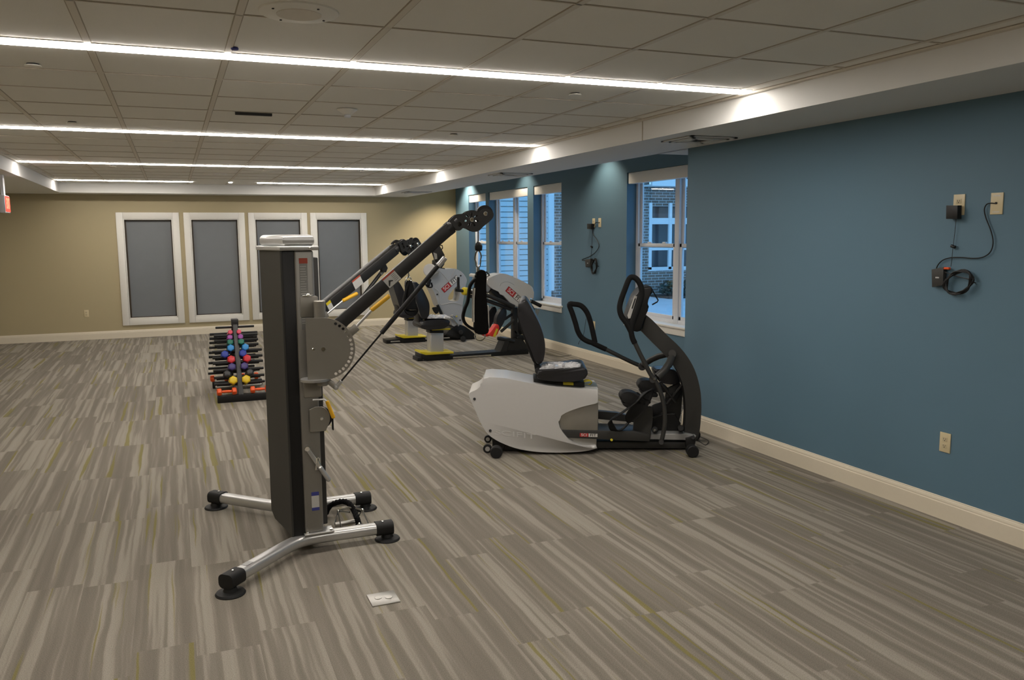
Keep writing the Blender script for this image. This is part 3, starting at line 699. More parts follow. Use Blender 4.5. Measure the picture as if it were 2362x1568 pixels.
    slots = []
    for i in range(7):
        a = i*2*math.pi/7+0.86; u = ax*math.cos(a)+pr*math.sin(a); v = pr*math.cos(a)-ax*math.sin(a)
        s1, s2 = hc+u*0.018, hc+u*0.036
        slots.append([s1+v*0.0045, s1-u*0.002, s1-v*0.0045, s2-v*0.0060, s2+u*0.004, s2+v*0.0060])
    win = [HL(*q_) for q_ in HWIN]
    for u in (0.030, -0.038):
        o = MB().plate([p+n*u for p in O], [[p+n*u for p in sl] for sl in slots]+[[p+n*u for p in win]], n, 0.008).build('head_plate', 'graph', tw)
    def rot(p): return p
    hp = lambda s, t: HL(*HBOLT)
    MB().cyl(hc-n*0.036, hc+n*0.048, 0.0115, 16, 0.004).build('head_bolt', 'chrome', o)
    pu = rot(hp(0.075, 0.010)); MB().cyl(pu-n*0.036, pu+n*0.046, 0.0115, 16, 0.004).build('head_bolt', 'chrome', o)
    MB().tube([hc-n*0.022, hc-n*0.010, hc+n*0.010, hc+n*0.022], [0.014, 0.013, 0.013, 0.014], 24).tube([pu-n*0.02, pu-n*0.008, pu+n*0.008, pu+n*0.02], [0.045, 0.036, 0.036, 0.045], 24).build('head_pulley', 'black', tw)
    # strut bracket, gas strut, release lever: traced in the arm's own plane
    G = lambda px, py, u=0.0: vp((px, py), P, (n.x, n.y))+n*u
    if not far:
        bp = ((994, 577), (1012, 563), (1025, 588), (1023, 603), (1012, 618), (1003, 603)); st_, sb_ = G(1021, 598, .028), G(775, 891, .028)
        lv = ((812, 762), (857, 713), (898, 680)); hk = ((1012, 565), (1020, 566), (1021, 572), (1017, 577)); tg = ((999, 582), (1007, 585), (1008, 597), (1002, 598))
    else:
        bp = ((874, 610), (884, 602), (892, 618), (888, 628), (880, 626)); st_, sb_ = G(889, 622, -.02), G(790, 752, -.02)
        lv = ((738, 730), (783, 693), (817, 676)); hk = None; tg = None
    br = MB().prism([G(*p) for p in bp], n, -0.012, 0.012, 0.002).build('strut_bracket', 'graph', tw)
    if hk: MB().tube([G(*p) for p in hk], 0.003, 6).build('cable_hook', 'black', br); MB().prism([G(*p, .013) for p in tg], n, 0, 0.001).build('tag_label', 'paper', br)
    sd = st_-sb_; Ls = sd.length; sd.normalize()
    MB().cyl(sb_+sd*0.03, sb_+sd*Ls*0.52, 0.005, 10).build('strut_rod', 'black', tw)
    g = MB().cyl(sb_+sd*Ls*0.42, st_-sd*0.04, 0.0125, 14, 0.002).build('gas_strut', 'black', tw)
    MB().cyl(st_-sd*0.045, st_+sd*0.015, 0.0165, 14, 0.003).build('strut_end', 'silver', g)
    MB().cyl(sb_-sd*0.01, sb_+sd*0.045, 0.0105, 12, 0.003).ball(sb_, 0.014, seg=10).build('strut_end', 'silver', g)
    MB().rod([P-Vector((0, 0, 0.165))+d*0.005, sb_-n*0.01], 0.030, 0.012, up=n, bev=0.003).build('strut_arm', 'silverd', tw)
    l0, l1, l2 = [G(*p, 0.03) for p in lv]
    rl = MB().use('silver').cyl(l0, l1, 0.0075, 12).use('yellow').cyl(l1-(l2-l1)*0.05, l2, 0.0125, 14, 0.006)
    rl = rl.build('release_lever', None, tw)
    MB().box((-0.035, -0.012, -0.02), (0.035, 0.012, 0.02), 0.004, mtx=Matrix.Translation(l0) @ Matrix((( ax.x, n.x, pr.x, 0), (ax.y, n.y, pr.y, 0), (ax.z, n.z, pr.z, 0), (0, 0, 0, 1)))).build('lever_mount', 'silverd', rl)
    return dict(P=P, d=d, n=n, ax=ax, hc=hc, L=L)
# head plate traced once on the near arm, in the arm's own axes (metres from the hub)
_P = Vector((0.706, 4.36, 1.130)); _th = math.radians(10); _el = math.atan2(0.66, 0.79); _L = 1.035
_d = Vector((math.cos(_th), -math.sin(_th), 0)); _ax = _d*math.cos(_el)+Vector((0, 0, math.sin(_el))); _pr = Vector((0, 0, 1))*math.cos(_el)-_d*math.sin(_el); _hc = _P+_ax*_L
def _tr(cx, cy):
    v = vp((980+cx/7.84, 460+cy/7.84), _P, (-_d.y, _d.x))-vp((980+800/7.84, 460+378/7.84), _P, (-_d.y, _d.x)); return (v.dot(_ax), v.dot(_pr))
HEAD = [_tr(*p) for p in ((398, 400), (440, 350), (520, 288), (590, 276), (655, 268), (715, 228), (790, 208), (860, 216), (930, 243), (975, 205), (1040, 180), (1110, 190), (1165, 228), (1192, 280), (1175, 350), (1110, 420), (1010, 500), (940, 570), (870, 597), (790, 575), (720, 540), (650, 528), (600, 565), (560, 576), (525, 560), (468, 500), (432, 440), (405, 425))]
HWIN = [_tr(*p) for p in ((480, 395), (525, 350), (568, 395), (548, 415), (590, 420), (622, 465), (612, 490), (578, 512), (550, 488), (560, 470), (540, 430), (500, 425))]
HBOLT = _tr(1045, 270)
near = arm((0.706, 4.36, 1.130), math.radians(10), 1, math.atan2(0.66, 0.79), 1.035, 'near')
farp = Vector((0.706, 5.12, 1.130)); ftip = Vector((1.50, 5.60, 1.640))
fd = ftip-farp
farm = arm(farp, -math.atan2(fd.y, fd.x), -1, math.atan2(fd.z, math.hypot(fd.x, fd.y)), fd.length, 'far', True)
# cables with stoppers
P1n = near['P']; n1 = near['n']
def NP(px, py): return vp((px, py), P1n, (n1.x, n1.y))
c0, c1 = NP(1103, 520), NP(1103, 562)
cb = MB().cyl(c0, c1, 0.0032, 8).build('cable', 'ink', tw)
MB().tube([NP(1103, 558), NP(1103, 561), NP(1104, 567), NP(1104, 574), NP(1104, 578), NP(1104, 579)], [0.006, 0.014, 0.021, 0.020, 0.017, 0.004], 18).build('cable_stop', 'rubber', cb)
n2 = farm['n']
def FP(px, py): return vp((px, py), farm['P'], (n2.x, n2.y))
cb = MB().cyl(FP(942.5, 575), FP(942.5, 632), 0.0032, 8).build('cable', 'ink', tw)
MB().tube([FP(942.5, 585), FP(942.5, 590)], 0.006, 8).build('cable_stop', 'rubber', cb)
def strap_handle(Q, sc_, n, label, ring):
    """Q(px,py) on the hanging plane; drawn in the near handle's pixel frame"""
    t = thing('strap_handle', label, 'strap handle', Q(1103, 772))
    t_n = Vector(n)
    def pl(pts, r, **k): return MB().tube([Q(*p) for p in pts], r*sc_, 8, **k)
    m = MB(); loop = [Q(1103+7.5*math.cos(a)*(1 if math.sin(a) > 0 else .75), 598-20*math.sin(a)) for a in [i*2*math.pi/20 for i in range(20)]]
    m.tube(loop, 0.0042*sc_, 8, closed=True); m.tube([Q(1103, 616), Q(1103, 626), Q(1104, 637)], 0.009*sc_, 10); m.build('snap_hook', 'chrome', t)
    body = spline([Q(1098, 629), Q(1108, 622), Q(1119, 626), Q(1121, 642), Q(1120, 660), Q(1122, 700), Q(1124, 735), Q(1124.5, 767), Q(1096, 767), Q(1094, 735), Q(1094, 700), Q(1095, 660), Q(1099, 640)], 4, True)
    MB().prism(body, n, -0.022, 0.022, 0.006, 2).build('wrist_pad', 'web', t)
    m = MB(); m.rod([Q(1093.5, 664), Q(1091.5, 690), Q(1091.5, 720), Q(1091.5, 742)], 0.046*sc_, 0.008*sc_, up=(Q(1100, 700)-Q(1090, 700)), bev=0.003*sc_); m.rod([Q(1124.5, 704), Q(1125.5, 725), Q(1126, 758)], 0.04*sc_, 0.006*sc_, up=(Q(1100, 700)-Q(1090, 700)), bev=0.002); m.build('fleece_lining', 'fleece', t)
    lp = spline([Q(1104, 641), Q(1093, 647), Q(1084, 660), Q(1081, 680), Q(1078, 697), Q(1072, 712), Q(1068, 730), Q(1072, 744), Q(1083, 754), Q(1096, 760)], 5)
    MB().rod(lp, 0.045*sc_, 0.014*sc_, up=(Q(1110, 700)-Q(1090, 700)), bev=0.005*sc_).build('grip_strap', 'web', t)
    if ring:
        MB().tube([Q(1107+12*math.cos(a), 775+11*math.sin(a)) for a in [i*2*math.pi/24 for i in range(24)]], 0.0035*sc_, 8, closed=True).build('steel_ring', 'chrome', t)
    return t
strap_handle(NP, 1.0, n1, 'black strap handle with white fleece edge hanging from the near arm', True)
def FH(px, py): return FP(942.5+(px-1103)*0.70, 642+(py-600)*0.62)
t = thing('strap_handle', 'smaller black strap hanging from the far arm before the seats', 'strap handle', FP(945, 700))
m = MB(); m.tube([FP(942.5+6*math.cos(a), 645+6*math.sin(a)) for a in [i*2*math.pi/18 for i in range(18)]], 0.004, 8, closed=True); m.tube([FP(942.5, 632), FP(942.5, 640)], 0.006, 8); m.build('snap_hook', 'chrome', t)
MB().prism([FP(941, 647), FP(946, 647), FP(950, 665), FP(955, 700), FP(957, 714), FP(936, 714), FP(937, 690), FP(938, 668)], n2, -0.02, 0.02, 0.006).build('wrist_pad', 'web', t)
MB().rod(spline([FP(944, 648), FP(936, 670), FP(930, 700), FP(934, 716), FP(950, 722), FP(962, 718), FP(958, 700)], 4), 0.04, 0.010, up=(1, 0, 0), bev=0.003).build('grip_strap', 'web', t)
# attachments lying on the base
t = thing('row_handle', 'chrome double D row handle lying between the base legs', 'cable attachment', (0.90, 4.60, 0.0))
Q = lambda px, py, z: pz((px, py), z)
m = MB(); a, b = Q(772, 1210, 0.03), Q(822, 1202, 0.03); m.cyl(a, b, 0.014, 14, 0.003); a2, b2 = Q(788, 1223, 0.03), Q(853, 1215, 0.03); m.cyl(a2, b2, 0.014, 14, 0.003)
m.build('grip', 'steel', t)
m = MB(); t1, t2 = Q(780, 1179, 0.10), Q(836, 1176, 0.10)
for p, qq in ((a, t1), (a2, t1), (b, t2), (b2, t2)): m.tube([p, qq], 0.0045, 8)
m.tube([t1, Q(806, 1181, 0.10)], 0.006, 8); m.tube([t1, Q(804, 1170, 0.12), t2], 0.006, 8); m.ball(t1, 0.009, seg=10).ball(t2, 0.010, seg=10)
m.build('frame', 'chrome', t)
t = thing('triceps_rope', 'black braided rope attachment draped beside the tower base', 'rope attachment', (0.86, 4.62, 0.0))
rp = spline([Q(752, 1183, 0.02), Q(757, 1172, 0.06), Q(768, 1162, 0.09), Q(790, 1156, 0.13), Q(806, 1162, 0.13), Q(817, 1178, 0.10), Q(824, 1196, 0.08), Q(828, 1212, 0.04)], 8)
m = MB()
for k in range(3):
    L = []
    for i, p in enumerate(rp):
        tt = (rp[min(i+1, len(rp)-1)]-rp[max(i-1, 0)]).normalized(); u = tt.orthogonal().normalized(); v = tt.cross(u); a = i*0.75+k*2.094; L.append(p+(u*math.cos(a)+v*math.sin(a))*0.0075)
    m.tube(L, 0.0105, 8)
m.build('rope', 'web', t)
MB().tube([Q(829, 1208, 0.05), Q(828, 1216, 0.03), Q(826, 1221, 0.012)], [0.020, 0.028, 0.030], 16).build('end_stop', 'rubber', t)
MB().ball(Q(828, 1209, 0.055), 0.012, seg=10).build('clip', 'chrome', t)
# ================================================================ DUMBBELL RACK
xr, yf, yr_ = 0.625, 8.98, 9.90
apex = py_((541, 738), 9.40)
rk = thing('dumbbell_rack', 'black A-frame dumbbell rack on the carpet behind the tower', 'dumbbell rack', (0.62, 9.43, 0))
ft = pz((556, 916), 0.06); ft.y = yf
ft = py_((556, 915), yf); ft.z = 0.06
rt_ = Vector((ft.x-0.045, yr_, 0.06))
for y, x0, x1, lab in ((yf, 0.345, 0.935, 0), (yr_, 0.335, 0.88, 1)):
    MB().box((x0, y-0.035, 0.0), (x1, y+0.035, 0.075), 0.006).build('foot_bar', 'black', rk)
MB().box((ft.x-0.03, yf, 0.01), (ft.x+0.03, yr_, 0.06), 0.006).build('base_rail', 'black', rk)
MB().box((0.36, yf+0.09, 0.03), (0.92, yf+0.20, 0.045), 0.003).box((0.36, yr_-0.20, 0.03), (0.86, yr_-0.09, 0.045), 0.003).build('tray', 'steel', rk)
dz = Vector((0, 0, 1))
MB().rod([ft, apex], 0.050, 0.045, up=(0, 1, 0.5), bev=0.006).build('post', 'graph', rk)
MB().rod([rt_, apex+Vector((0, 0.03, 0))], 0.050, 0.045, up=(0, -1, 0.5), bev=0.006).build('post', 'graph', rk)
MB().box((apex.x-0.036, apex.y-0.05, apex.z-0.06), (apex.x+0.036, apex.y+0.06, apex.z+0.015), 0.008).build('apex_bracket', 'graph', rk)
lev = [(1030, 0.047, 'yellow', 483, 698), (925, 0.043, 'black', 385, 758), (812, 0.043, 'indigo', 462, 668), (690, 0.044, 'red', 450, 712), (602, 0.042, 'blue', 345, 642), (503, 0.039, 'light', 440, 683), (410, 0.035, 'green', 433, 613), (330, 0.031, 'purple', 428, 602), (247, 0.027, 'pink', 433, 577)]
CN = dict(yellow='yellow', black='black', indigo='dark indigo', red='red', blue='royal blue', light='sky blue', green='green', purple='purple', pink='pink')
def onpost(cy):                     # a point of the front post at crop row cy
    py = 720+cy/7.125; t0, t1 = 0.0, 1.0
    def prj(p):
        v = p-EYE; c, s = math.cos(YAW), math.sin(YAW); yf2 = v.x*s+v.y*c; d_ = yf2*math.cos(PIT)-v.z*math.sin(PIT); u = v.z*math.cos(PIT)+yf2*math.sin(PIT); return 784-F*u/d_
    for _ in range(40):
        tm = (t0+t1)/2
        if prj(ft.lerp(apex, tm))-5 > py: t0 = tm
        else: t1 = tm
    return ft.lerp(apex, (t0+t1)/2)
arms_done = []
DBP = {}
def dumbbell(colname, r, L, hex_=True):
    """one dumbbell around its own middle, axis +Y"""
    root = bpy.data.objects.new('dumbbell', None); C.objects.link(root); ROOTM[root.name] = Matrix(); root.empty_display_size = .05
    m = MB(); n_ = 6 if hex_ else 20
    for s_ in (-1, 1):
        y0, y1 = s_*(L/2-r*1.25), s_*L/2
        ring = lambda y, k: [Vector((math.cos(2*math.pi*i/n_+math.pi/6)*k, y, math.sin(2*math.pi*i/n_+math.pi/6)*k)) for i in range(n_)]
        R_ = [ring(y0, r*0.55), ring(y0+s_*r*0.12, r*0.98), ring(y0+s_*r*0.5, r*1.04), ring(y1-s_*r*0.28, r*1.0), ring(y1-s_*r*0.06, r*0.80), ring(y1, r*0.45)]
        V = [[m.bm.verts.new(p) for p in q_] for q_ in R_]
        for A, B in zip(V, V[1:]):
            for i in range(n_): m._f([A[i], A[(i+1) % n_], B[(i+1) % n_], B[i]])
        m._f(V[0]); m._f(V[-1])
        h = m.build('head', 'db_'+colname if colname != 'orange' else 'orange', root, ang=28)
        mod = h.modifiers.new('bevel', 'BEVEL'); mod.width = r*0.10; mod.segments = 2; mod.limit_method = 'ANGLE'
        m = MB()
    m.bm.free()
    MB().tube([(0, -L/2+r*1.2, 0), (0, -L*0.12, 0), (0, L*0.12, 0), (0, L/2-r*1.2, 0)], [0.012, 0.0155, 0.0155, 0.012], 14).build('handle', 'db_'+colname if colname != 'orange' else 'orange', root)
    return root
def dup(root, mtx, label):
    r = root.copy(); C.objects.link(r); r.matrix_world = mtx; r['label'] = label
    for ch in list(root.children):
        c_ = ch.copy(); C.objects.link(c_); c_.parent = r
    return r
for cy, r, col, xl, xr_ in lev:
    pf = onpost(cy+55)
    zf = pf.z
    hw = 0.255 if cy > 500 else 0.225
    yb_f = pf.y
    arms_done.append(pf)
    for s_ in (-1, 1):
        MB().cyl((pf.x+s_*0.02, yb_f, zf), (pf.x+s_*hw, yb_f, zf), 0.0145, 12, 0.004).build('arm', 'black', rk)
    # inner cradle arms 14 cm behind and a little lower, carried by a rib
    gap = 0.13
    MB().cyl((pf.x-hw+0.03, yb_f+gap, zf-0.035), (pf.x+hw-0.03, yb_f+gap, zf-0.035), 0.0125, 12, 0.004).box((pf.x-0.018, yb_f, zf-0.048), (pf.x+0.018, yb_f+gap, zf-0.018), 0.002).build('cradle_arm', 'black', rk)
    root = dumbbell(col, r, 0.215)
    root['category'] = 'dumbbell'; root['group'] = 'dumbbells on the rack'
    tilt = math.atan2(0.035, gap)
    for k, cx in enumerate((xl, xr_)):
        hp_ = py_((470+cx/7.125, 720+cy/7.125), yb_f-0.05)
        # the handle rests on the two arms
        x_ = hp_.x; mid = Vector((x_, yb_f+gap*0.45, zf+0.0125+0.0155-0.035*0.45+0.002))
        mt = Matrix.Translation(mid) @ Matrix.Rotation(-tilt, 4, 'X')
        lab = '%s dumbbell %s the post on the rack' % (CN[col], ('left of', 'right of')[k])
        if k == 0: root.matrix_world = mt; root['label'] = lab
        else: dup(root, mt, lab)
    # rear arms, same height on the rear post
    tt = (zf-rt_.z)/(apex.z-rt_.z)
    if 0 < tt < 0.93:
        pb = rt_.lerp(apex, tt)
        MB().cyl((pb.x-0.25, pb.y, zf), (pb.x+0.25, pb.y, zf), 0.0145, 12, 0.004).build('arm', 'black', rk)
pt = onpost(175)
MB().cyl((pt.x-0.2, pt.y+.05, pt.z), (pt.x+0.2, pt.y+.05, pt.z), 0.0125, 12, 0.004).build('arm', 'black', rk)
od = dumbbell('orange', 0.040, 0.200)
od['category'] = 'dumbbell'; od['group'] = 'dumbbells on the rack'
rz = Matrix.Rotation(math.pi/2, 4, 'Z')
spots = [((0.442, yf-0.005), 'orange dumbbell on the front foot bar left of the post'), ((0.775, yf-0.005), 'orange dumbbell on the front foot bar right of the post'),
         ((0.415, yr_-0.01), 'orange dumbbell on the rear foot bar left, behind the yellow one'), ((0.745, yr_-0.01), 'orange dumbbell on the rear foot bar right, behind the yellow one')]
for i, ((x, y), l) in enumerate(spots):
    mt = Matrix.Translation((x, y, 0.076+0.0385)) @ rz @ Matrix.Rotation(math.pi/6, 4, 'Y')
    if i == 0: od.matrix_world = mt; od['label'] = l
    else: dup(od, mt, l)
# ================================================================ SEATED STEPPER BESIDE THE BLUE WALL
A1 = Vector((2.221, 5.785, 0)); U1 = Vector((0.92, -0.392, 0)).normalized(); N1 = Vector((0.392, 0.92, 0)).normalized()
def K(cx, cy, o=0.12):          # a traced point at distance o behind the near wheel line
    P = A1+N1*o; v = vp((1060+cx/3.1367, 600+cy/3.1367), P, (N1.x, N1.y)); return v
def KS(pts, o=0.12, n=4, closed=True): return spline([K(x, y, o) for x, y in pts], n, closed)
def Kf(pts, o): return [K(x, y, o) for x, y in pts]
s1 = thing('seated_stepper', 'pale grey seated cross trainer with tall loop handles beside the blue wall', 'exercise machine', A1+U1*0.75+N1*0.3, math.atan2(U1.y, U1.x))
shell = Kf([(175, 850), (215, 846), (330, 853), (530, 893), (700, 915), (880, 930), (1003, 932), (1006, 1035)], 0.10)+KS([(1006, 1035), (950, 1045), (880, 1063), (800, 1090), (745, 1118), (718, 1145), (718, 1180), (730, 1220), (760, 1262), (800, 1305), (850, 1335), (920, 1350), (990, 1345)], 0.10, 3, False)[1:]+KS([(996, 1362), (900, 1382), (780, 1390), (650, 1391), (520, 1382), (400, 1358), (290, 1315), (210, 1262), (160, 1190), (115, 1090), (85, 1020), (66, 970), (82, 955), (125, 935), (160, 900), (175, 850)], 0.10, 3, False)[:-1]
MB().prism(shell, N1, 0.0, 0.40, 0.045, 6).build('shell', 'shell', s1, ang=50)
sh = s1.children[-1] if s1.children else None
m = MB()
for a in ((108, 1004), (222, 1233)): m.cyl(K(a[0], a[1], 0.094), K(a[0], a[1], 0.11), 0.011, 14)
m.build('screw_hole', 'ink', s1)
u = (K(500, 1268)-K(300, 1245)).normalized()
MB().text('SCIFIT', K(400, 1262, 0.0985), u, Vector((0, 0, 1)), 0.055, 0.002, 0.0, 2.2).build('raised_lettering', 'shell', s1)
MB().prism(Kf([(716, 1040), (1004, 1020), (1004, 1240), (740, 1240), (716, 1190)], 0.135), N1, 0, 0.32, 0.01, 2).build('steel_cover', 'steel', s1)
MB().prism(Kf([(760, 1262), (992, 1270), (992, 1356), (930, 1360), (850, 1345), (800, 1315)], 0.15), N1, 0, 0.30, 0.004, 2).build('steel_cover', 'steel', s1)
MB().prism(Kf([(740, 1226), (1255, 1236), (1372, 1262), (1376, 1312), (740, 1284)], 0.13), N1, 0, 0.25, 0.006, 2).build('main_beam', 'graph2', s1)
# badge
def badge(parent, c, u, v, n, w, h):
    """red and white maker's badge, c its centre"""
    u, v, n = Vector(u).normalized(), Vector(v).normalized(), Vector(n).normalized()
    def rect(a0, a1, b0, b1): return [c+u*a0*w+v*b0*h, c+u*a1*w+v*b0*h, c+u*a1*w+v*b1*h, c+u*a0*w+v*b1*h]
    b_ = MB().use('ink').prism(rect(-.51, .51, -.55, .55), n, 0, 0.0012).use('logored').prism(rect(-.5, -.02, -.5, .5), n, 0, 0.002).use('logowhite').prism(rect(-.005, .5, -.47, .47), n, 0, 0.002)
    b_ = b_.build('badge', None, parent)
    MB().text('SCI', c-u*0.26*w+n*0.0025, u, v, h*1.05, 0.0008, 0.012, (w/h)*0.235).build('badge_letters', 'logowhite', b_)
    MB().text('FIT', c+u*0.25*w+n*0.0025, u, v, h*1.05, 0.0008, 0.012, (w/h)*0.255).build('badge_letters', 'ink', b_)
badge(s1, K(934, 1265, 0.129), K(1000, 1267)-K(870, 1263), (0, 0, 1), -N1, (K(998, 1266)-K(870, 1263)).length, 0.029)
MB().prism(Kf([(215, 848), (540, 880), (560, 905), (215, 872)], 0.20), N1, 0, 0.20, 0.004, 2).build('seat_rail', 'steel', s1)
MB().prism(Kf([(880, 908), (1000, 915), (1000, 940), (880, 930)], 0.20), N1, 0, 0.20, 0.004, 2).build('seat_rail', 'steel', s1)
MB().prism(Kf([(535, 858), (700, 868), (905, 885), (905, 936), (700, 915), (535, 892)], 0.17), N1, 0, 0.26, 0.008, 2).build('seat_slide', 'black', s1)
st = MB().prism(KS([(575, 862), (566, 835), (575, 800), (640, 795), (760, 790), (870, 776), (912, 784), (928, 810), (918, 845), (880, 868), (800, 880), (680, 876)], 0.09), N1, 0, 0.42, 0.030, 4).build('seat', 'vinylb', s1, ang=50)
bk = MB().prism(KS([(440, 300), (470, 284), (496, 305), (540, 385), (580, 465), (606, 540), (619, 610), (616, 680), (600, 740), (572, 755), (548, 735), (520, 660), (478, 560), (440, 460), (420, 370)], 0.09), N1, 0, 0.42, 0.032, 4).build('backrest', 'vinylb', s1, ang=50)
MB().prism(KS([(425, 330), (440, 300), (452, 330), (470, 470), (520, 640), (556, 745), (536, 742), (500, 660), (450, 520), (418, 400)], 0.11), N1, 0, 0.38, 0.010, 2).build('back_shell', 'black', bk, ang=50)
MB().prism(Kf([(536, 740), (580, 750), (600, 800), (600, 850), (570, 850), (545, 800)], 0.16), N1, 0, 0.28, 0.01, 2).cyl(K(570, 800, 0.12), K(570, 800, 0.48), 0.026, 18, 0.004).build('seat_hinge', 'black', s1)
MB().prism(Kf([(750, 880), (825, 884), (825, 906), (750, 902)], 0.15), N1, 0, 0.04, 0.004, 2).build('slide_lever', 'yellow2', s1)
MB().tube(spline([K(838, 922, 0.2), K(870, 905, 0.2), K(905, 880, 0.2), K(945, 872, 0.22), K(955, 888, 0.25), K(930, 900, 0.28), K(898, 892, 0.28), K(905, 868, 0.26), K(940, 866, 0.25)], 5), 0.0055, 6).build('release_cord', 'yellow2', s1)
# feet
for (cx, cy) in ((265, 1396), (1690, 1392)):
    a, b = K(cx, cy-10, 0.0), K(cx, cy-10, 0.60)
    MB().cyl(a+N1*0.05, b-N1*0.05, 0.030, 18).build('cross_tube', 'graph', s1)
    for p, d in ((a, N1), (b, -N1)):
        z = 0.047; q = Vector((p.x, p.y, z)); MB().cyl(q, q+d*0.07, 0.0465, 26, 0.006).build('end_foot', 'rubber', s1)
for cx, cy, o, r in ((205, 1292, 0.5, 0.030), (203, 1362, 0.13, 0.035)):
    c = K(cx, cy, o); m = MB().use('rubber').tube([c-N1*0.014, c-N1*0.012, c+N1*0.012, c+N1*0.014], [r*0.8, r, r, r*0.8], 24).use('silver').cyl(c-N1*0.016, c+N1*0.016, r*0.55, 16); m.build('transport_wheel', None, s1)
MB().prism(Kf([(235, 1290), (280, 1300), (330, 1340), (300, 1395), (240, 1400)], 0.2), N1, 0, 0.2, 0.005, 2).build('foot_bracket', 'graph', s1)
MB().prism(Kf([(235, 1340), (1000, 1345), (1000, 1378), (235, 1375)], 0.22), N1, 0, 0.16, 0.004, 2).prism(Kf([(992, 1312), (1650, 1316), (1700, 1330), (1690, 1362), (992, 1362)], 0.22), N1, 0, 0.16, 0.006, 2).build('lower_beam', 'graph2', s1)
MB().prism(Kf([(1372, 1258), (1640, 1256), (1712, 1270), (1700, 1296), (1640, 1300), (1372, 1296)], 0.20), N1, 0, 0.20, 0.003, 1).build('step_plate', 'cap', s1)
MB().prism(Kf([(1640, 1290), (1700, 1272), (1712, 1300), (1700, 1350), (1640, 1350)], 0.17), N1, 0, 0.26, 0.006, 2).cyl(K(1690, 1284, 0.15), K(1690, 1284, 0.30), 0.016, 14, 0.004).build('foot_bracket', 'graph', s1)
# far side beam seen behind the pedals
MB().prism(Kf([(1000, 1090), (1140, 1105), (1270, 1135), (1270, 1175), (1130, 1160), (1000, 1150)], 0.46), N1, 0, 0.06, 0.005, 2).build('side_beam', 'graph2', s1)
# mast
outer = KS([(1350, 396), (1400, 438), (1500, 540), (1590, 625), (1660, 715), (1710, 815), (1742, 940), (1750, 1055), (1746, 1150), (1738, 1230), (1722, 1300)], 0.25, 4, False)
inner = KS([(1622, 1300), (1632, 1200), (1637, 1100), (1630, 985), (1612, 890), (1570, 790), (1500, 700), (1400, 600), (1318, 516)], 0.25, 4, False)
MB().prism(outer+inner, N1, 0, 0.10, 0.008, 2).build('mast', 'graph2', s1)
MB().prism(Kf([(1300, 225), (1330, 200), (1385, 190), (1402, 212), (1396, 240), (1362, 262), (1352, 290), (1372, 338), (1364, 362), (1346, 400), (1312, 512), (1285, 520), (1240, 510), (1216, 480), (1206, 448), (1240, 350), (1272, 262)], 0.16), N1, 0, 0.28, 0.014, 3).build('console', 'black', s1)
c_ = s1.children
m = MB().use('logowhite').prism(Kf([(1268, 258), (1286, 262), (1238, 420), (1222, 424), (1216, 400)], 0.155), N1, 0, 0.02, 0.003, 1).use('ink').prism(Kf([(1268, 275), (1276, 277), (1252, 352), (1244, 350)], 0.153), N1, 0, 0.004).build('display_edge', None, s1)
MB().tube([K(1385, 210, .25), K(1400, 225, .25), K(1437, 290, .25), K(1430, 302, .25), K(1393, 322, .25)], 0.0055, 8).tube([K(1385, 210, .36), K(1400, 225, .36), K(1437, 290, .36), K(1430, 302, .36), K(1393, 322, .36)], 0.0055, 8).build('bottle_holder', 'black', s1)
# handles
def handle(loop, fork, metal, o):
    L = KS(loop, o, 5, False)
    MB().tube(L, 0.0215, 12).tube(KS(fork, o, 4, False), 0.0215, 12).build('foam_grip', 'foam', s1)
    MB().tube(KS(metal, o, 5, False), 0.0175, 12).build('handle_bar', 'graph2', s1)
handle([(1240, 515), (1208, 455), (1172, 405), (1158, 350), (1168, 290), (1195, 215), (1225, 140), (1250, 122), (1285, 140), (1312, 190), (1318, 250), (1300, 320), (1272, 400), (1246, 470), (1240, 515)], [(1238, 500), (1250, 560), (1268, 600)],
       [(1262, 585), (1300, 665), (1340, 745), (1385, 830), (1420, 880), (1455, 960), (1478, 1050), (1486, 1150), (1478, 1230), (1460, 1318)], 0.06)
handle([(990, 600), (935, 590), (885, 560), (856, 515), (840, 460), (818, 390), (795, 322), (830, 318), (880, 330), (920, 375), (945, 440), (962, 510), (980, 595)], [(960, 598), (1010, 622), (1060, 645)],
       [(1050, 640), (1130, 680), (1200, 715), (1270, 748), (1322, 768)], 0.54)
MB().tube([K(1430, 845, .08), K(1480, 800, .10), K(1515, 750, .16), K(1538, 700, .22), K(1545, 680, .25)], 0.029, 14).cyl(K(1540, 678, .20), K(1540, 678, .45), 0.034, 18, .005).build('link_arm', 'graph2', s1)
MB().tube([K(1325, 758, .50), K(1390, 718, .45), K(1440, 695, .40), K(1500, 680, .34)], 0.024, 14).build('link_arm', 'graph2', s1)
MB().cyl(K(1322, 768, .50), K(1322, 768, .56), 0.034, 18, .005).cyl(K(1400, 862, .05), K(1400, 862, .13), 0.032, 18, .005).build('link_joint', 'graph', s1)
MB().cyl(K(1412, 858, .035), K(1412, 858, .05), 0.010, 12, .003).build('link_bolt', 'chrome', s1)
MB().cyl(K(1460, 1318, .04), K(1460, 1318, .20), 0.022, 16, .004).build('link_joint', 'graph', s1)
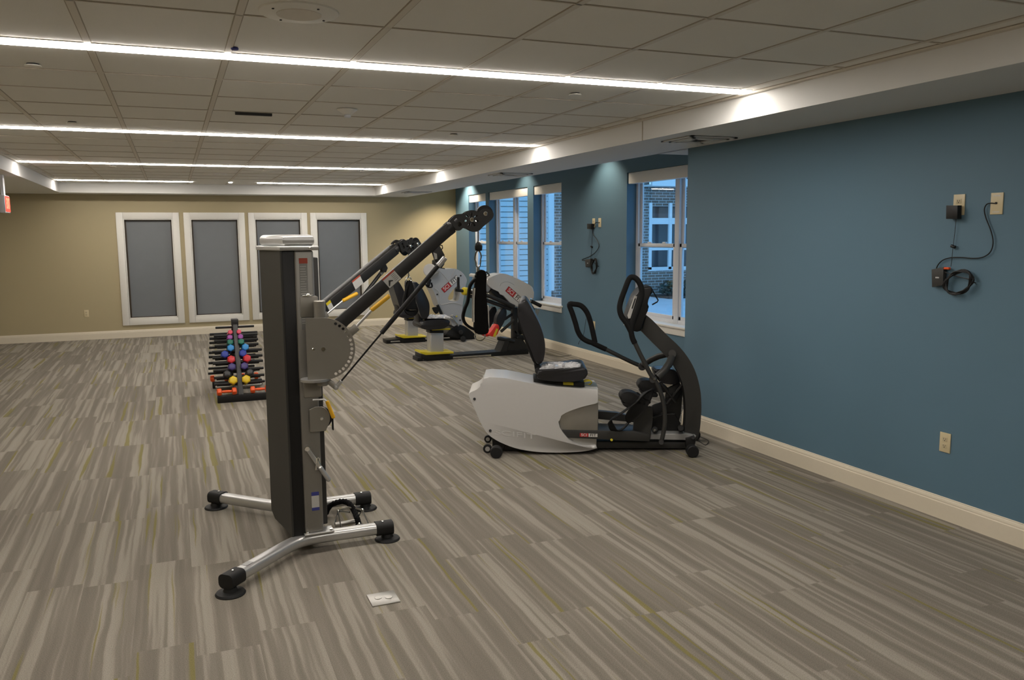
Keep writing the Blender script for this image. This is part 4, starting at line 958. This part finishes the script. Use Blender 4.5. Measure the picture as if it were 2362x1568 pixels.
# pedal towers and pedals
MB().prism(KS([(1255, 1248), (1268, 1150), (1300, 1090), (1385, 1060), (1398, 1120), (1388, 1230), (1366, 1310), (1260, 1250)], 0.18, 3), N1, 0, 0.03, 0.004, 1).build('pedal_frame', 'graph2', s1)
MB().prism(Kf([(1470, 1110), (1500, 930), (1595, 880), (1616, 960), (1602, 1110), (1572, 1222), (1392, 1212), (1400, 1160)], 0.42), N1, 0, 0.03, 0.004, 1).build('pedal_frame', 'graph2', s1)
def pedal(dx, dy, o, tag_):
    D = lambda pts: [(x+dx, y+dy) for x, y in pts]
    a = MB().prism(KS(D([(1163, 990), (1178, 962), (1225, 953), (1275, 965), (1310, 990), (1370, 1000), (1380, 1040), (1290, 1040), (1200, 1030), (1170, 1015)]), o, 4), N1, 0, 0.13, 0.010, 2).build('pedal', 'rubber', s1, ang=50)
    MB().prism(KS(D([(1180, 1036), (1230, 1035), (1300, 1050), (1300, 1078), (1240, 1072), (1200, 1062)]), o, 4), N1, 0.01, 0.12, 0.008, 2).build('pedal_pad', 'rubber', a, ang=50)
    return a
pedal(0, 0, 0.10, 'near')
p2 = pedal(130, -85, 0.40, 'far')
# near pedal strap: a wide loop hanging below
m = MB()
lp = spline([K(1400, 935, .12), K(1340, 960, .08), K(1270, 1030, .06), (K(1180, 1100, .06)), K(1100, 1150, .08), K(1090, 1180, .10), K(1115, 1225, .12), K(1155, 1232, .14), K(1200, 1200, .16), K(1260, 1120, .18), K(1330, 1040, .2), K(1395, 960, .2)], 5)
m.rod(lp, 0.050, 0.009, up=(K(1240, 1040)-K(1260, 1070)), bev=0.003).build('pedal_strap', 'rubber', s1, ang=60)
m = MB(); m.prism(KS([(1250, 1050), (1300, 1000), (1390, 930), (1410, 950), (1360, 1060), (1290, 1140), (1220, 1180), (1200, 1130)], 0.10, 4), N1, 0, 0.02, 0.005, 1); m.build('pedal_strap', 'rubber', s1, ang=60)
m = MB(); m.prism(KS([(1390, 1060), (1460, 1030), (1560, 960), (1605, 905), (1612, 960), (1560, 1020), (1500, 1070), (1440, 1120), (1392, 1140)], 0.36, 4), N1, 0, 0.03, 0.005, 1); m.build('pedal_strap', 'rubber', s1, ang=60)
MB().prism(KS([(1408, 800), (1440, 788), (1540, 790), (1582, 820), (1598, 880), (1560, 900), (1470, 890), (1430, 860)], 0.38, 4), N1, 0, 0.16, 0.02, 3).build('calf_pad', 'vinylb', s1, ang=50)
MB().tube([K(1450, 880, .3), K(1510, 960, .3), K(1560, 1030, .3)], 0.012, 8).tube([K(1500, 1040, .3), K(1610, 900, .3)], 0.011, 8).build('pedal_rod', 'graph', s1)
MB().prism(Kf([(1380, 1150), (1480, 1110), (1560, 1110), (1600, 1180), (1590, 1235), (1380, 1225)], 0.30), N1, 0, 0.05, 0.006, 1).build('crank_cover', 'black', s1)
MB().cyl(K(1412, 1225, .15), K(1412, 1225, .3), 0.026, 18, .005).cyl(K(1600, 1215, .15), K(1600, 1215, .3), 0.026, 18, .005).build('roller', 'black', s1)
MB().cyl(K(1412, 1228, .135), K(1412, 1228, .15), 0.012, 14, .003).build('roller_bolt', 'chrome', s1)
MB().cyl(K(1088, 1268, .15), K(1088, 1268, .2), 0.016, 14, .003).build('lock_knob', 'graph', s1)
MB().cyl(K(1100, 1300, .12), K(1100, 1300, .16), 0.011, 14, .003).build('lock_bolt', 'yellow2', s1)
MB().rod([K(1030, 1290, .17), K(1110, 1290, .17), K(1170, 1300, .17), K(1250, 1288, .17), K(1370, 1298, .17)], 0.008, 0.014, up=(0, 0, 1), bev=.002).build('lock_lever', 'graph', s1)
# crumpled film bag on its seat
t = thing('plastic_bag', 'clear crumpled plastic bag lying on the near pale machine seat', 'plastic bag', K(720, 790, 0.28))
def crumple(corners, name, par, seed, amp=0.02, n=14, top=0.03, z_of=None):
    rr = random.Random(seed); bm_ = MB(); g_ = []
    a, b, c, d = [Vector(p) for p in corners]
    for i in range(n+1):
        row = []
        for j in range(n+1):
            u_, v_ = i/n, j/n; p = a.lerp(b, u_).lerp(d.lerp(c, u_), v_)
            e_ = min(u_, 1-u_, v_, 1-v_)
            p = p+Vector((rr.uniform(-1, 1)*amp*.5, rr.uniform(-1, 1)*amp*.5, min(1, e_*5)*top+abs(rr.uniform(0, 1))*amp))
            row.append(p)
        g_.append(row)
    top_ = [[bm_.bm.verts.new(p) for p in r_] for r_ in g_]
    low_ = [[bm_.bm.verts.new(Vector((p.x, p.y, (a.lerp(b, i/n).lerp(d.lerp(c, i/n), j/n)).z))) for j, p in enumerate(r_)] for i, r_ in enumerate(g_)]
    for i in range(n):
        for j in range(n):
            bm_._f([top_[i][j], top_[i+1][j], top_[i+1][j+1], top_[i][j+1]]); bm_._f([low_[i][j], low_[i][j+1], low_[i+1][j+1], low_[i+1][j]])
    for k in range(n):
        bm_._f([top_[k][0], top_[k+1][0], low_[k+1][0], low_[k][0]]); bm_._f([top_[k][n], top_[k+1][n], low_[k+1][n], low_[k][n]])
        bm_._f([top_[0][k], top_[0][k+1], low_[0][k+1], low_[0][k]]); bm_._f([top_[n][k], top_[n][k+1], low_[n][k+1], low_[n][k]])
    return bm_.build(name, 'film', par, ang=20)
crumple([K(585, 790, 0.12), K(880, 776, 0.12), K(865, 770, 0.44), K(600, 780, 0.44)], 'film', t, 3, 0.026, 16, 0.028)
MB().box(Vector((-0.09, -0.12, 0)), Vector((0.11, 0.10, 0.010)), 0.002, mtx=Matrix.Translation(K(745, 788, 0.28)) @ Matrix.Rotation(math.atan2(U1.y, U1.x), 4, 'Z')).build('booklet', 'logowhite', t)
# power cord on the floor beside its front
own(tag(MB().tube(spline([pz((1606, 1002), .004), pz((1618, 1008), .004), pz((1634, 1016), .004), pz((1628, 1026), .004), pz((1616, 1020), .004), pz((1600, 1010), .004)], 5), 0.003, 6).build('floor_cable', 'ink'), 'thin black cord looped on the carpet by the front foot of the near pale machine', 'cord'))
own(tag(MB().tube(spline([px_((1352, 735), XW-0.03), px_((1345, 775), XW-0.02), px_((1335, 790), XW-0.03), pz((1332, 812), .006), pz((1318, 818), .006), pz((1290, 822), .006), pz((1260, 816), .006)], 5), 0.003, 6).build('floor_cable', 'ink'), 'thin black cord running down the alcove wall below the outlet onto the carpet', 'cord'))
# ================================================================ CHARGERS AND CORDS ON THE WALLS
def wallpt(p, d=0.0, x=XR): v = px_(p, x); v.x -= d; return v
def charger(x, body, cordA, ferr, cordB, box, coil, l1, l2, l3, sc_, orange=True):
    t = thing('power_adapter', l1, 'power adapter', wallpt(body[3], 0.02, x))
    MB().prism([wallpt(p, 0.012, x) for p in body], (-1, 0, 0), 0, 0.035*sc_, 0.003, 2).build('plug_body', 'black', t)
    MB().tube(spline([wallpt(p, 0.012, x) for p in cordA], 4), 0.0016*sc_, 6).build('cord', 'black', t)
    q = wallpt(ferr, 0.014, x); MB().cyl(q+Vector((0, 0.014, 0.004))*sc_, q-Vector((0, 0.014, 0.004))*sc_, 0.009*sc_, 14, 0.002).build('ferrite', 'black', t)
    t = thing('media_box', l2, 'media box', wallpt(box[3], 0.01, x))
    b_ = MB().prism([wallpt(p, 0.004, x) for p in box], (-1, 0, 0), 0, 0.028*sc_, 0.003, 2).build('case', 'graph2', t)
    m = MB().use('paper')
    c = sum((wallpt(p, 0.004+0.0285*sc_, x) for p in box), Vector())/4
    for k in range(3): m.box((c.x-.0006, c.y-0.012*sc_+k*0.009*sc_, c.z-0.006*sc_), (c.x+.0004, c.y-0.006*sc_+k*0.009*sc_, c.z+0.002*sc_))
    m.build('printed_text', None, b_)
    if orange:
        q = wallpt(box[1], 0.02, x); MB().box((q.x-0.01, q.y-0.034, q.z-0.014), (q.x+0.008, q.y+0.0, q.z-0.001), 0.002).build('orange_plug', 'orange', b_)
    t = thing('coiled_cable', l3, 'cable', wallpt(coil[0], 0.02, x))
    MB().tube(spline([wallpt(p, 0.012, x) for p in cordB], 5), 0.0032*sc_, 8).build('lead', 'black', t)
    m = MB(); c0, rx, rz_ = coil
    cc = wallpt(c0, 0.03, x); L = []
    for i in range(150):
        a = i*2*math.pi/30; k = 1-0.07*math.sin(i*0.7)-0.10*(i//30)/4; L.append(cc+Vector((0.010*math.sin(i*0.35), -math.cos(a)*rx*k, math.sin(a)*rz_*k+math.cos(a)*rz_*0.30)))
    m.tube(spline([wallpt(box[1], 0.02, x)-Vector((0, 0, .03)), (wallpt(box[1], 0.02, x)+L[0])/2+Vector((0, 0, -.02)), L[0]]+L[1:12:5], 4), 0.0032*sc_, 8); m.tube(L, 0.0040*sc_, 8); e_ = L[-1]; m.tube([e_, e_+Vector((0.03, -.004, -.01)), Vector((x, e_.y-.008, e_.z-.015))], 0.0035*sc_, 8); m.build('coil', 'black', t)
S = 1369/262
z6 = lambda *pts: [(2100+a/S, 400+b/S) for a, b in pts]
charger(XR, z6((500, 385), (640, 385), (635, 548), (497, 548)), z6((568, 548), (560, 650), (545, 780), (535, 860), (525, 950), (515, 1060), (505, 1120)), z6((537, 880))[0],
        z6((1035, 362), (985, 358), (935, 375), (910, 440), (930, 540), (985, 680), (1015, 820), (985, 940), (900, 1005), (780, 1022), (640, 1012), (500, 1015), (400, 1050), (340, 1120), (330, 1200), (370, 1290)),
        z6((300, 1155), (445, 1125), (440, 1345), (305, 1368)), (z6((625, 1310))[0], 0.090, 0.066),
        'black power adapter plugged into the high outlet on the near blue wall', 'small black media box hanging below the adapter on the near blue wall', 'coiled black cable hanging beside the media box on the near blue wall', 1.0)
S5 = 1425/400
z5 = lambda *pts: [(1260+a/S5, 360+b/S5) for a, b in pts]
charger(XW, z5((366, 555), (400, 555), (398, 600), (366, 598)), z5((385, 600), (383, 680), (380, 745), (376, 790), (372, 845)), z5((380, 745))[0],
        z5((440, 548), (415, 546), (395, 580), (392, 640), (425, 690), (440, 740), (410, 790), (360, 825), (305, 848), (310, 858), (350, 850)),
        z5((338, 850), (385, 842), (380, 905), (345, 912)), (z5((410, 905))[0], 0.075, 0.095),
        'black power adapter plugged in high between the alcove windows', 'small black media box hanging high between the alcove windows', 'coiled black cable hanging between the alcove windows', 1.3, False)
# ================================================================ FAR MACHINES
def R_(cx, cy, y): return py_((880+cx/5.2275, 560+cy/5.2275), y)
def RS(pts, y, n=4, closed=True): return spline([R_(a, b, y) for a, b in pts], n, closed)
def Rf(pts, y): return [R_(a, b, y) for a, b in pts]
NY = Vector((0, 1, 0))
def seat_unit(root, y, dx, dy, k=1.0, base=True):
    """seat on its silver column, traced on the nearer machine and shifted for the other"""
    T = lambda pts: [(435+(a-435)*k+dx, 1385+(b-1385)*k+dy) for a, b in pts]
    MB().prism(Rf(T([(590, 1075), (750, 1075), (752, 1330), (590, 1330)]), y-0.09), NY, 0, 0.18, 0.012, 3).build('seat_column', 'cap', root)
    MB().prism(Rf(T([(585, 1055), (750, 1055), (750, 1088), (585, 1088)]), y-0.10), NY, 0, 0.20, 0.008, 2).build('column_collar', 'black', root)
    MB().prism(Rf(T([(610, 1042), (700, 1036), (830, 1030), (830, 1048), (700, 1052), (612, 1056)]), y-0.12), NY, 0, 0.03, 0.002, 1).build('swivel_lever', 'yellow2', root)
    MB().prism(Rf(T([(470, 1312), (560, 1322), (870, 1312), (870, 1334), (535, 1352), (470, 1332)]), y-0.15), NY, 0, 0.30, 0.003, 1).build('slide_lever', 'yellow2', root)
    MB().prism(Rf(T([(480, 1342), (560, 1380), (862, 1356), (862, 1412), (560, 1432), (480, 1400)]), y-0.16), NY, 0, 0.32, 0.006, 2).build('seat_carriage', 'black', root)
    MB().prism(RS(T([(478, 1010), (490, 955), (600, 930), (760, 925), (826, 940), (820, 990), (760, 1030), (600, 1048), (500, 1040)]), y-0.22), NY, 0, 0.44, 0.03, 3).build('seat', 'vinylb', root, ang=50)
    MB().prism(RS(T([(372, 480), (430, 478), (480, 530), (540, 640), (578, 740), (575, 860), (550, 915), (500, 920), (470, 870), (430, 740), (385, 600)]), y-0.21), NY, 0, 0.42, 0.03, 3).build('backrest', 'vinylb', root, ang=50)
    MB().prism(Rf(T([(440, 860), (490, 900), (520, 1000), (500, 1040), (470, 1010), (448, 940)]), y-0.12), NY, 0, 0.24, 0.008, 2).build('back_bracket', 'black', root)
# nearer one
y2 = 10.98
s2 = thing('recumbent_trainer', 'white-headed recumbent trainer with red and black foot boots in front of the alcove windows', 'exercise machine', (3.95, y2, 0))
MB().prism(Rf([(436, 1388), (560, 1375), (1430, 1312), (1775, 1290), (1775, 1350), (1420, 1365), (436, 1436)], y2-0.13), NY, 0, 0.26, 0.006, 2).build('base_beam', 'black', s2)
MB().prism(Rf([(862, 1375), (1322, 1345), (1322, 1365), (862, 1394)], y2-0.135), NY, 0, 0.006, 0.001, 1).box(R_(500, 1415, y2-.14), R_(555, 1395, y2-.135)).build('slide_rail', 'chrome', s2)
seat_unit(s2, y2, 0, 0)
MB().prism(Rf([(1420, 1365), (1455, 1260), (1500, 1160), (1530, 1150), (1690, 1160), (1775, 1290), (1770, 1350)], y2-0.10), NY, 0, 0.03, 0.004, 1).prism(Rf([(1425, 1330), (1500, 1150), (1555, 1150), (1500, 1345)], y2-0.12), NY, 0, 0.24, 0.004, 1).build('mast_foot', 'graph', s2)
MB().prism(Rf([(1588, 780), (1645, 780), (1640, 1200), (1590, 1200)], y2-0.05), NY, 0, 0.10, 0.006, 2).prism(Rf([(1595, 1060), (1640, 1060), (1780, 1280), (1740, 1300)], y2-0.05), NY, 0, 0.1, 0.004, 1).build('mast', 'graph', s2)
hd = MB().prism(RS([(1262, 452), (1300, 425), (1360, 395), (1430, 372), (1500, 375), (1600, 415), (1720, 470), (1810, 525), (1836, 565), (1836, 640), (1826, 700), (1760, 740), (1650, 772), (1600, 765), (1530, 700), (1440, 605), (1350, 560), (1290, 510)], y2-0.15, 3), NY, 0, 0.30, 0.045, 5).build('head_cover', 'shell', s2, ang=50)
MB().tube(RS([(1430, 525), (1445, 490), (1500, 468), (1560, 482), (1600, 508)], y2-0.152, 4, False), 0.0025, 6).build('seam', 'shell2', hd)
b0, b1 = R_(1530, 555, y2-.151), R_(1700, 725, y2-.151)
uu = (R_(1700, 705, y2-.151)-R_(1520, 548, y2-.151)); vv = Vector((-uu.z, 0, uu.x)).normalized()
badge(s2, (R_(1690, 705, y2-.152)+R_(1522, 560, y2-.152))/2, uu, vv, (0, -1, 0), uu.length*1.02, 0.078)
MB().prism(Rf([(1320, 555), (1440, 600), (1530, 690), (1600, 765), (1590, 800), (1500, 760), (1330, 600)], y2-0.10), NY, 0, 0.20, 0.01, 2).build('head_frame', 'black', s2)
MB().tube(Rf([(1262, 350), (1300, 388), (1262, 425)], y2), 0.012, 8).build('console_hook', 'black', s2)
MB().prism(Rf([(1110, 390), (1130, 372), (1150, 378), (1140, 410), (1115, 412)], y2-0.1), NY, 0, 0.2, 0.01, 2).build('console_lens', 'shell', s2)
MB().prism(Rf([(1150, 415), (1250, 440), (1300, 500), (1320, 560), (1290, 600), (1200, 560), (1140, 470)], y2-0.10), NY, 0, 0.2, 0.02, 2).build('console', 'shell2', s2)
MB().tube(Rf([(1060, 590), (1150, 605), (1290, 640), (1420, 690), (1600, 770)], y2-0.20), 0.028, 12).build('arm_tube', 'graph', s2)
MB().tube(Rf([(1060, 640), (1150, 660), (1300, 705), (1420, 750), (1560, 800)], y2-0.14), 0.026, 12).build('arm_tube', 'graph', s2)
MB().cyl(R_(985, 580, y2-.25), R_(1042, 588, y2-.22), 0.055, 20, .008).build('yellow_collar', 'yellow2', s2)
MB().tube(Rf([(888, 568), (935, 572), (990, 582)], y2-0.24), 0.022, 10).cyl(R_(927, 560, y2-.27), R_(925, 412, y2-.27), 0.019, 14, .004).build('hand_crank', 'black', s2)
MB().cyl(R_(1775, 690, y2-.25), R_(1800, 700, y2-.25), 0.034, 16, .004).build('grip_ferrule', 'chrome', s2)
MB().cyl(R_(1800, 700, y2-.25), R_(1925, 762, y2-.35), 0.026, 16, .006).build('hand_grip', 'foam', s2)
for dx in (0, 14, 30): MB().tube([R_(1880+dx, 790, y2-.2), R_(1840+dx, 890, y2-.15)], 0.007, 8).build('side_rod', 'chrome', s2)
MB().prism(RS([(1780, 740), (1830, 760), (1850, 820), (1830, 850), (1790, 800)], y2-0.1), NY, 0, 0.1, 0.01, 2).build('crank_cover', 'black', s2)
for dx, dy, yy in ((0, 0, y2-0.16), (-120, -20, y2+0.10)):
    D = lambda pts: [(a+dx, b+dy) for a, b in pts]
    f_ = MB().prism(RS(D([(1385, 960), (1400, 880), (1450, 800), (1490, 790), (1508, 820), (1500, 900), (1450, 1010), (1412, 1060)]), yy), NY, 0, 0.11, 0.02, 3).build('foot_boot', 'vinylb', s2, ang=50)
    MB().prism(RS(D([(1290, 1110), (1330, 1060), (1385, 985), (1412, 990), (1418, 1050), (1385, 1120), (1340, 1130)]), yy-.005), NY, 0, 0.12, 0.012, 2).build('heel_cup', 'red', f_, ang=50)
    if dx == 0: MB().prism(Rf([(1345, 1125), (1385, 1030), (1408, 1040), (1372, 1138)], yy-0.01), NY, 0, 0.004).build('size_label', 'yellow2', f_)
MB().prism(RS([(1225, 1090), (1280, 1070), (1320, 1085), (1300, 1125), (1240, 1125)], y2-0.1), NY, 0, 0.1, 0.01, 2).build('heel_rest', 'red', s2)
MB().tube(Rf([(1440, 1070), (1600, 930)], y2-.1), 0.022, 10).tube(Rf([(1470, 930), (1590, 850)], y2), 0.020, 10).tube(Rf([(1400, 1150), (1560, 1180), (1600, 1190)], y2-.1), 0.024, 10).build('leg_link', 'graph', s2)
MB().tube([R_(1632, 920, y2+.15), R_(1628, 1090, y2+.15), R_(1640, 1108, y2+.15), R_(1700, 1112, y2+.15)], 0.010, 8).build('guard_rail', 'yellow2', s2)
MB().prism(RS([(1645, 960), (1700, 930), (1740, 1000), (1730, 1080), (1660, 1100)], y2+.05), NY, 0, 0.1, 0.01, 2).prism(RS([(1640, 1130), (1730, 1120), (1730, 1170), (1650, 1175)], y2-.1), NY, 0, 0.2, 0.01, 2).build('rear_cover', 'black', s2)
MB().tube([R_(1270, 600, y2-.05), R_(1322, 560, y2-.05), R_(1560, 770, y2-.05)], 0.02, 8).build('stay', 'graph', s2)
# farther one
y3 = 12.98
s3 = thing('upper_body_cycle', 'grey arm cycle machine with yellow-levered seat, farthest by the tan wall', 'exercise machine', (3.75, y3, 0))
seat_unit(s3, y3, -245, -207, 0.80)
MB().prism(Rf([(58, 1172), (200, 1160), (820, 1134), (1125, 1110), (1125, 1158), (820, 1170), (62, 1215)], y3-0.13), NY, 0, 0.26, 0.006, 2).build('base_beam', 'black', s3)
MB().prism(Rf([(110, 1185), (258, 1176), (258, 1190), (110, 1198)], y3-0.136), NY, 0, 0.006).prism(Rf([(524, 1150), (822, 1136), (822, 1150), (524, 1166)], y3-0.136), NY, 0, 0.006).build('slide_rail', 'chrome', s3)
O = RS([(660, 312), (770, 316), (885, 312), (960, 345), (1005, 395), (1030, 450), (1012, 530), (1000, 620), (982, 720), (975, 830), (984, 930), (972, 985), (930, 1010), (860, 1000), (828, 930), (770, 880), (735, 820), (690, 752), (660, 660), (630, 590), (595, 520), (590, 440)], y3-0.16, 3)
Hh = RS([(800, 675), (850, 580), (915, 520), (950, 520), (945, 600), (930, 690), (870, 705)], y3-0.16, 3)
MB().plate(O, [Hh], (0, 1, 0), 0.32).build('body_cover', 'shell2', s3, ang=40)
hd3 = MB().tube(RS([(640, 545), (690, 590), (705, 680), (720, 745), (850, 722), (965, 745)], y3-0.163, 4, False), 0.0045, 6).tube(RS([(690, 320), (720, 360), (780, 500), (880, 330)], y3-0.163, 4, False)[:1]+Rf([(820, 470), (885, 320)], y3-.163), 0.0035, 6).build('seam', 'shell', s3)
uu = (R_(905, 425, y3)-R_(750, 565, y3)); vv = Vector((-uu.z, 0, uu.x)).normalized()
badge(s3, (R_(914, 422, y3-.162)+R_(745, 568, y3-.162))/2, uu, vv, (0, -1, 0), uu.length*1.15, 0.082)
m = MB()
for a in ((955, 396), (672, 622), (948, 933)): m.cyl(R_(*a, y3-.166), R_(*a, y3-.158), 0.014, 12)
m.build('bolt_cap', 'ink', s3)
MB().cyl(R_(582, 330, y3-.22), R_(582, 330, y3-.19), 0.105, 30, .01).build('crank_disc', 'shell', s3)
MB().tube(Rf([(690, 350), (620, 390), (560, 460)], y3-.24), 0.018, 10).prism(RS([(600, 395), (680, 350), (690, 385), (640, 430), (600, 430)], y3-.25, 3), NY, 0, 0.03, .004, 1).build('crank_arm', 'steel', s3)
MB().cyl(R_(560, 520, y3-.30), R_(580, 440, y3-.26), 0.030, 14, .006).tube(RS([(530, 500), (560, 532), (610, 530), (600, 480)], y3-.3, 4, False), 0.012, 8).cyl(R_(655, 300, y3-.1), R_(760, 320, y3-.1), 0.02, 12).build('hand_grip', 'foam', s3)
MB().prism(Rf([(650, 215), (700, 190), (765, 200), (760, 260), (730, 300), (680, 300), (650, 260)], y3-.1), NY, 0, 0.2, .01, 2).build('console', 'black', s3)
MB().prism(RS([(768, 1100), (820, 1050), (890, 1000), (950, 985), (1010, 1010), (1080, 1060), (1135, 1110), (1130, 1155), (1000, 1165), (800, 1130)], y3-0.17, 3), NY, 0, 0.34, 0.015, 2).build('foot_cover', 'black', s3, ang=50)
MB().cyl(R_(985, 1158, y3-.42), R_(985, 1158, y3+.3), 0.045, 20, .006).cyl(R_(960, 1080, y3-.30), R_(960, 1080, y3-.1), .04, 16, .006).build('cross_foot', 'rubber', s3)
MB().tube(Rf([(675, 750), (725, 860)], y3-.2), 0.026, 10).prism(RS([(610, 790), (640, 775), (690, 780), (685, 840), (650, 855)], y3-.24, 3), NY, 0, 0.012).build('pedal_arm', 'black', s3)
MB().tube(Rf([(850, 890), (930, 1000)], y3-.19), 0.016, 10).tube([R_(855+36*math.cos(a), 905+32*math.sin(a), y3-.19) for a in [i*2*math.pi/20 for i in range(20)]], 0.008, 8, closed=True).cyl(R_(855, 905, y3-.2), R_(855, 905, y3-.16), 0.02, 12).build('foot_crank', 'steel', s3)
MB().cyl(R_(905, 885, y3-.18), R_(905, 885, y3-.16), 0.012, 10).build('lock_pin', 'yellow2', s3)
MB().prism(Rf([(300, 862), (425, 850), (425, 872), (302, 880)], y3-.2), NY, 0, .02).build('swivel_lever', 'yellow2', s3)
t = thing('plastic_bag', 'clear crumpled plastic bag on the seat of the white-headed machine', 'plastic bag', R_(660, 925, y2))
crumple([R_(510, 912, y2-.20), R_(830, 912, y2-.20), R_(820, 908, y2+.18), R_(530, 908, y2+.18)], 'film', t, 5, 0.03, 12, 0.03)

# ================================================================ LIGHT, WORLD, CAMERA
w = bpy.data.worlds.new('dusk'); bpy.context.scene.world = w; w.use_nodes = True
bg = w.node_tree.nodes['Background']; nt = w.node_tree
tc = nt.nodes.new('ShaderNodeTexCoord'); sp = nt.nodes.new('ShaderNodeSeparateXYZ'); cr = nt.nodes.new('ShaderNodeValToRGB')
nt.links.new(tc.outputs['Generated'], sp.inputs[0]); nt.links.new(sp.outputs[2], cr.inputs[0]); nt.links.new(cr.outputs[0], bg.inputs[0])
cr.color_ramp.elements[0].color = (0.21, 0.44, 0.68, 1); cr.color_ramp.elements[1].color = (0.13, 0.31, 0.58, 1)
bg.inputs[1].default_value = 1.7
cam = bpy.data.cameras.new('camera'); co = bpy.data.objects.new('camera', cam); C.objects.link(co)
cam.sensor_width = 36; cam.lens = F*36/2362; cam.clip_start = 0.05; cam.clip_end = 200
fw = Vector((math.sin(YAW)*math.cos(PIT), math.cos(YAW)*math.cos(PIT), -math.sin(PIT)))
rt = Vector((math.cos(YAW), -math.sin(YAW), 0)); up = rt.cross(fw)
c, s_ = math.cos(ROLL), math.sin(ROLL)
r2 = rt*c+up*s_; u2 = up*c-rt*s_
co.matrix_world = Matrix(((r2.x, u2.x, -fw.x, 0), (r2.y, u2.y, -fw.y, 0), (r2.z, u2.z, -fw.z, H), (0, 0, 0, 1)))
sc = bpy.context.scene; sc.camera = co
sc.view_settings.view_transform = 'Standard'; sc.view_settings.look = 'None'; sc.view_settings.gamma = 1; sc.view_settings.exposure = 0.55
sc.view_settings.use_curve_mapping = False
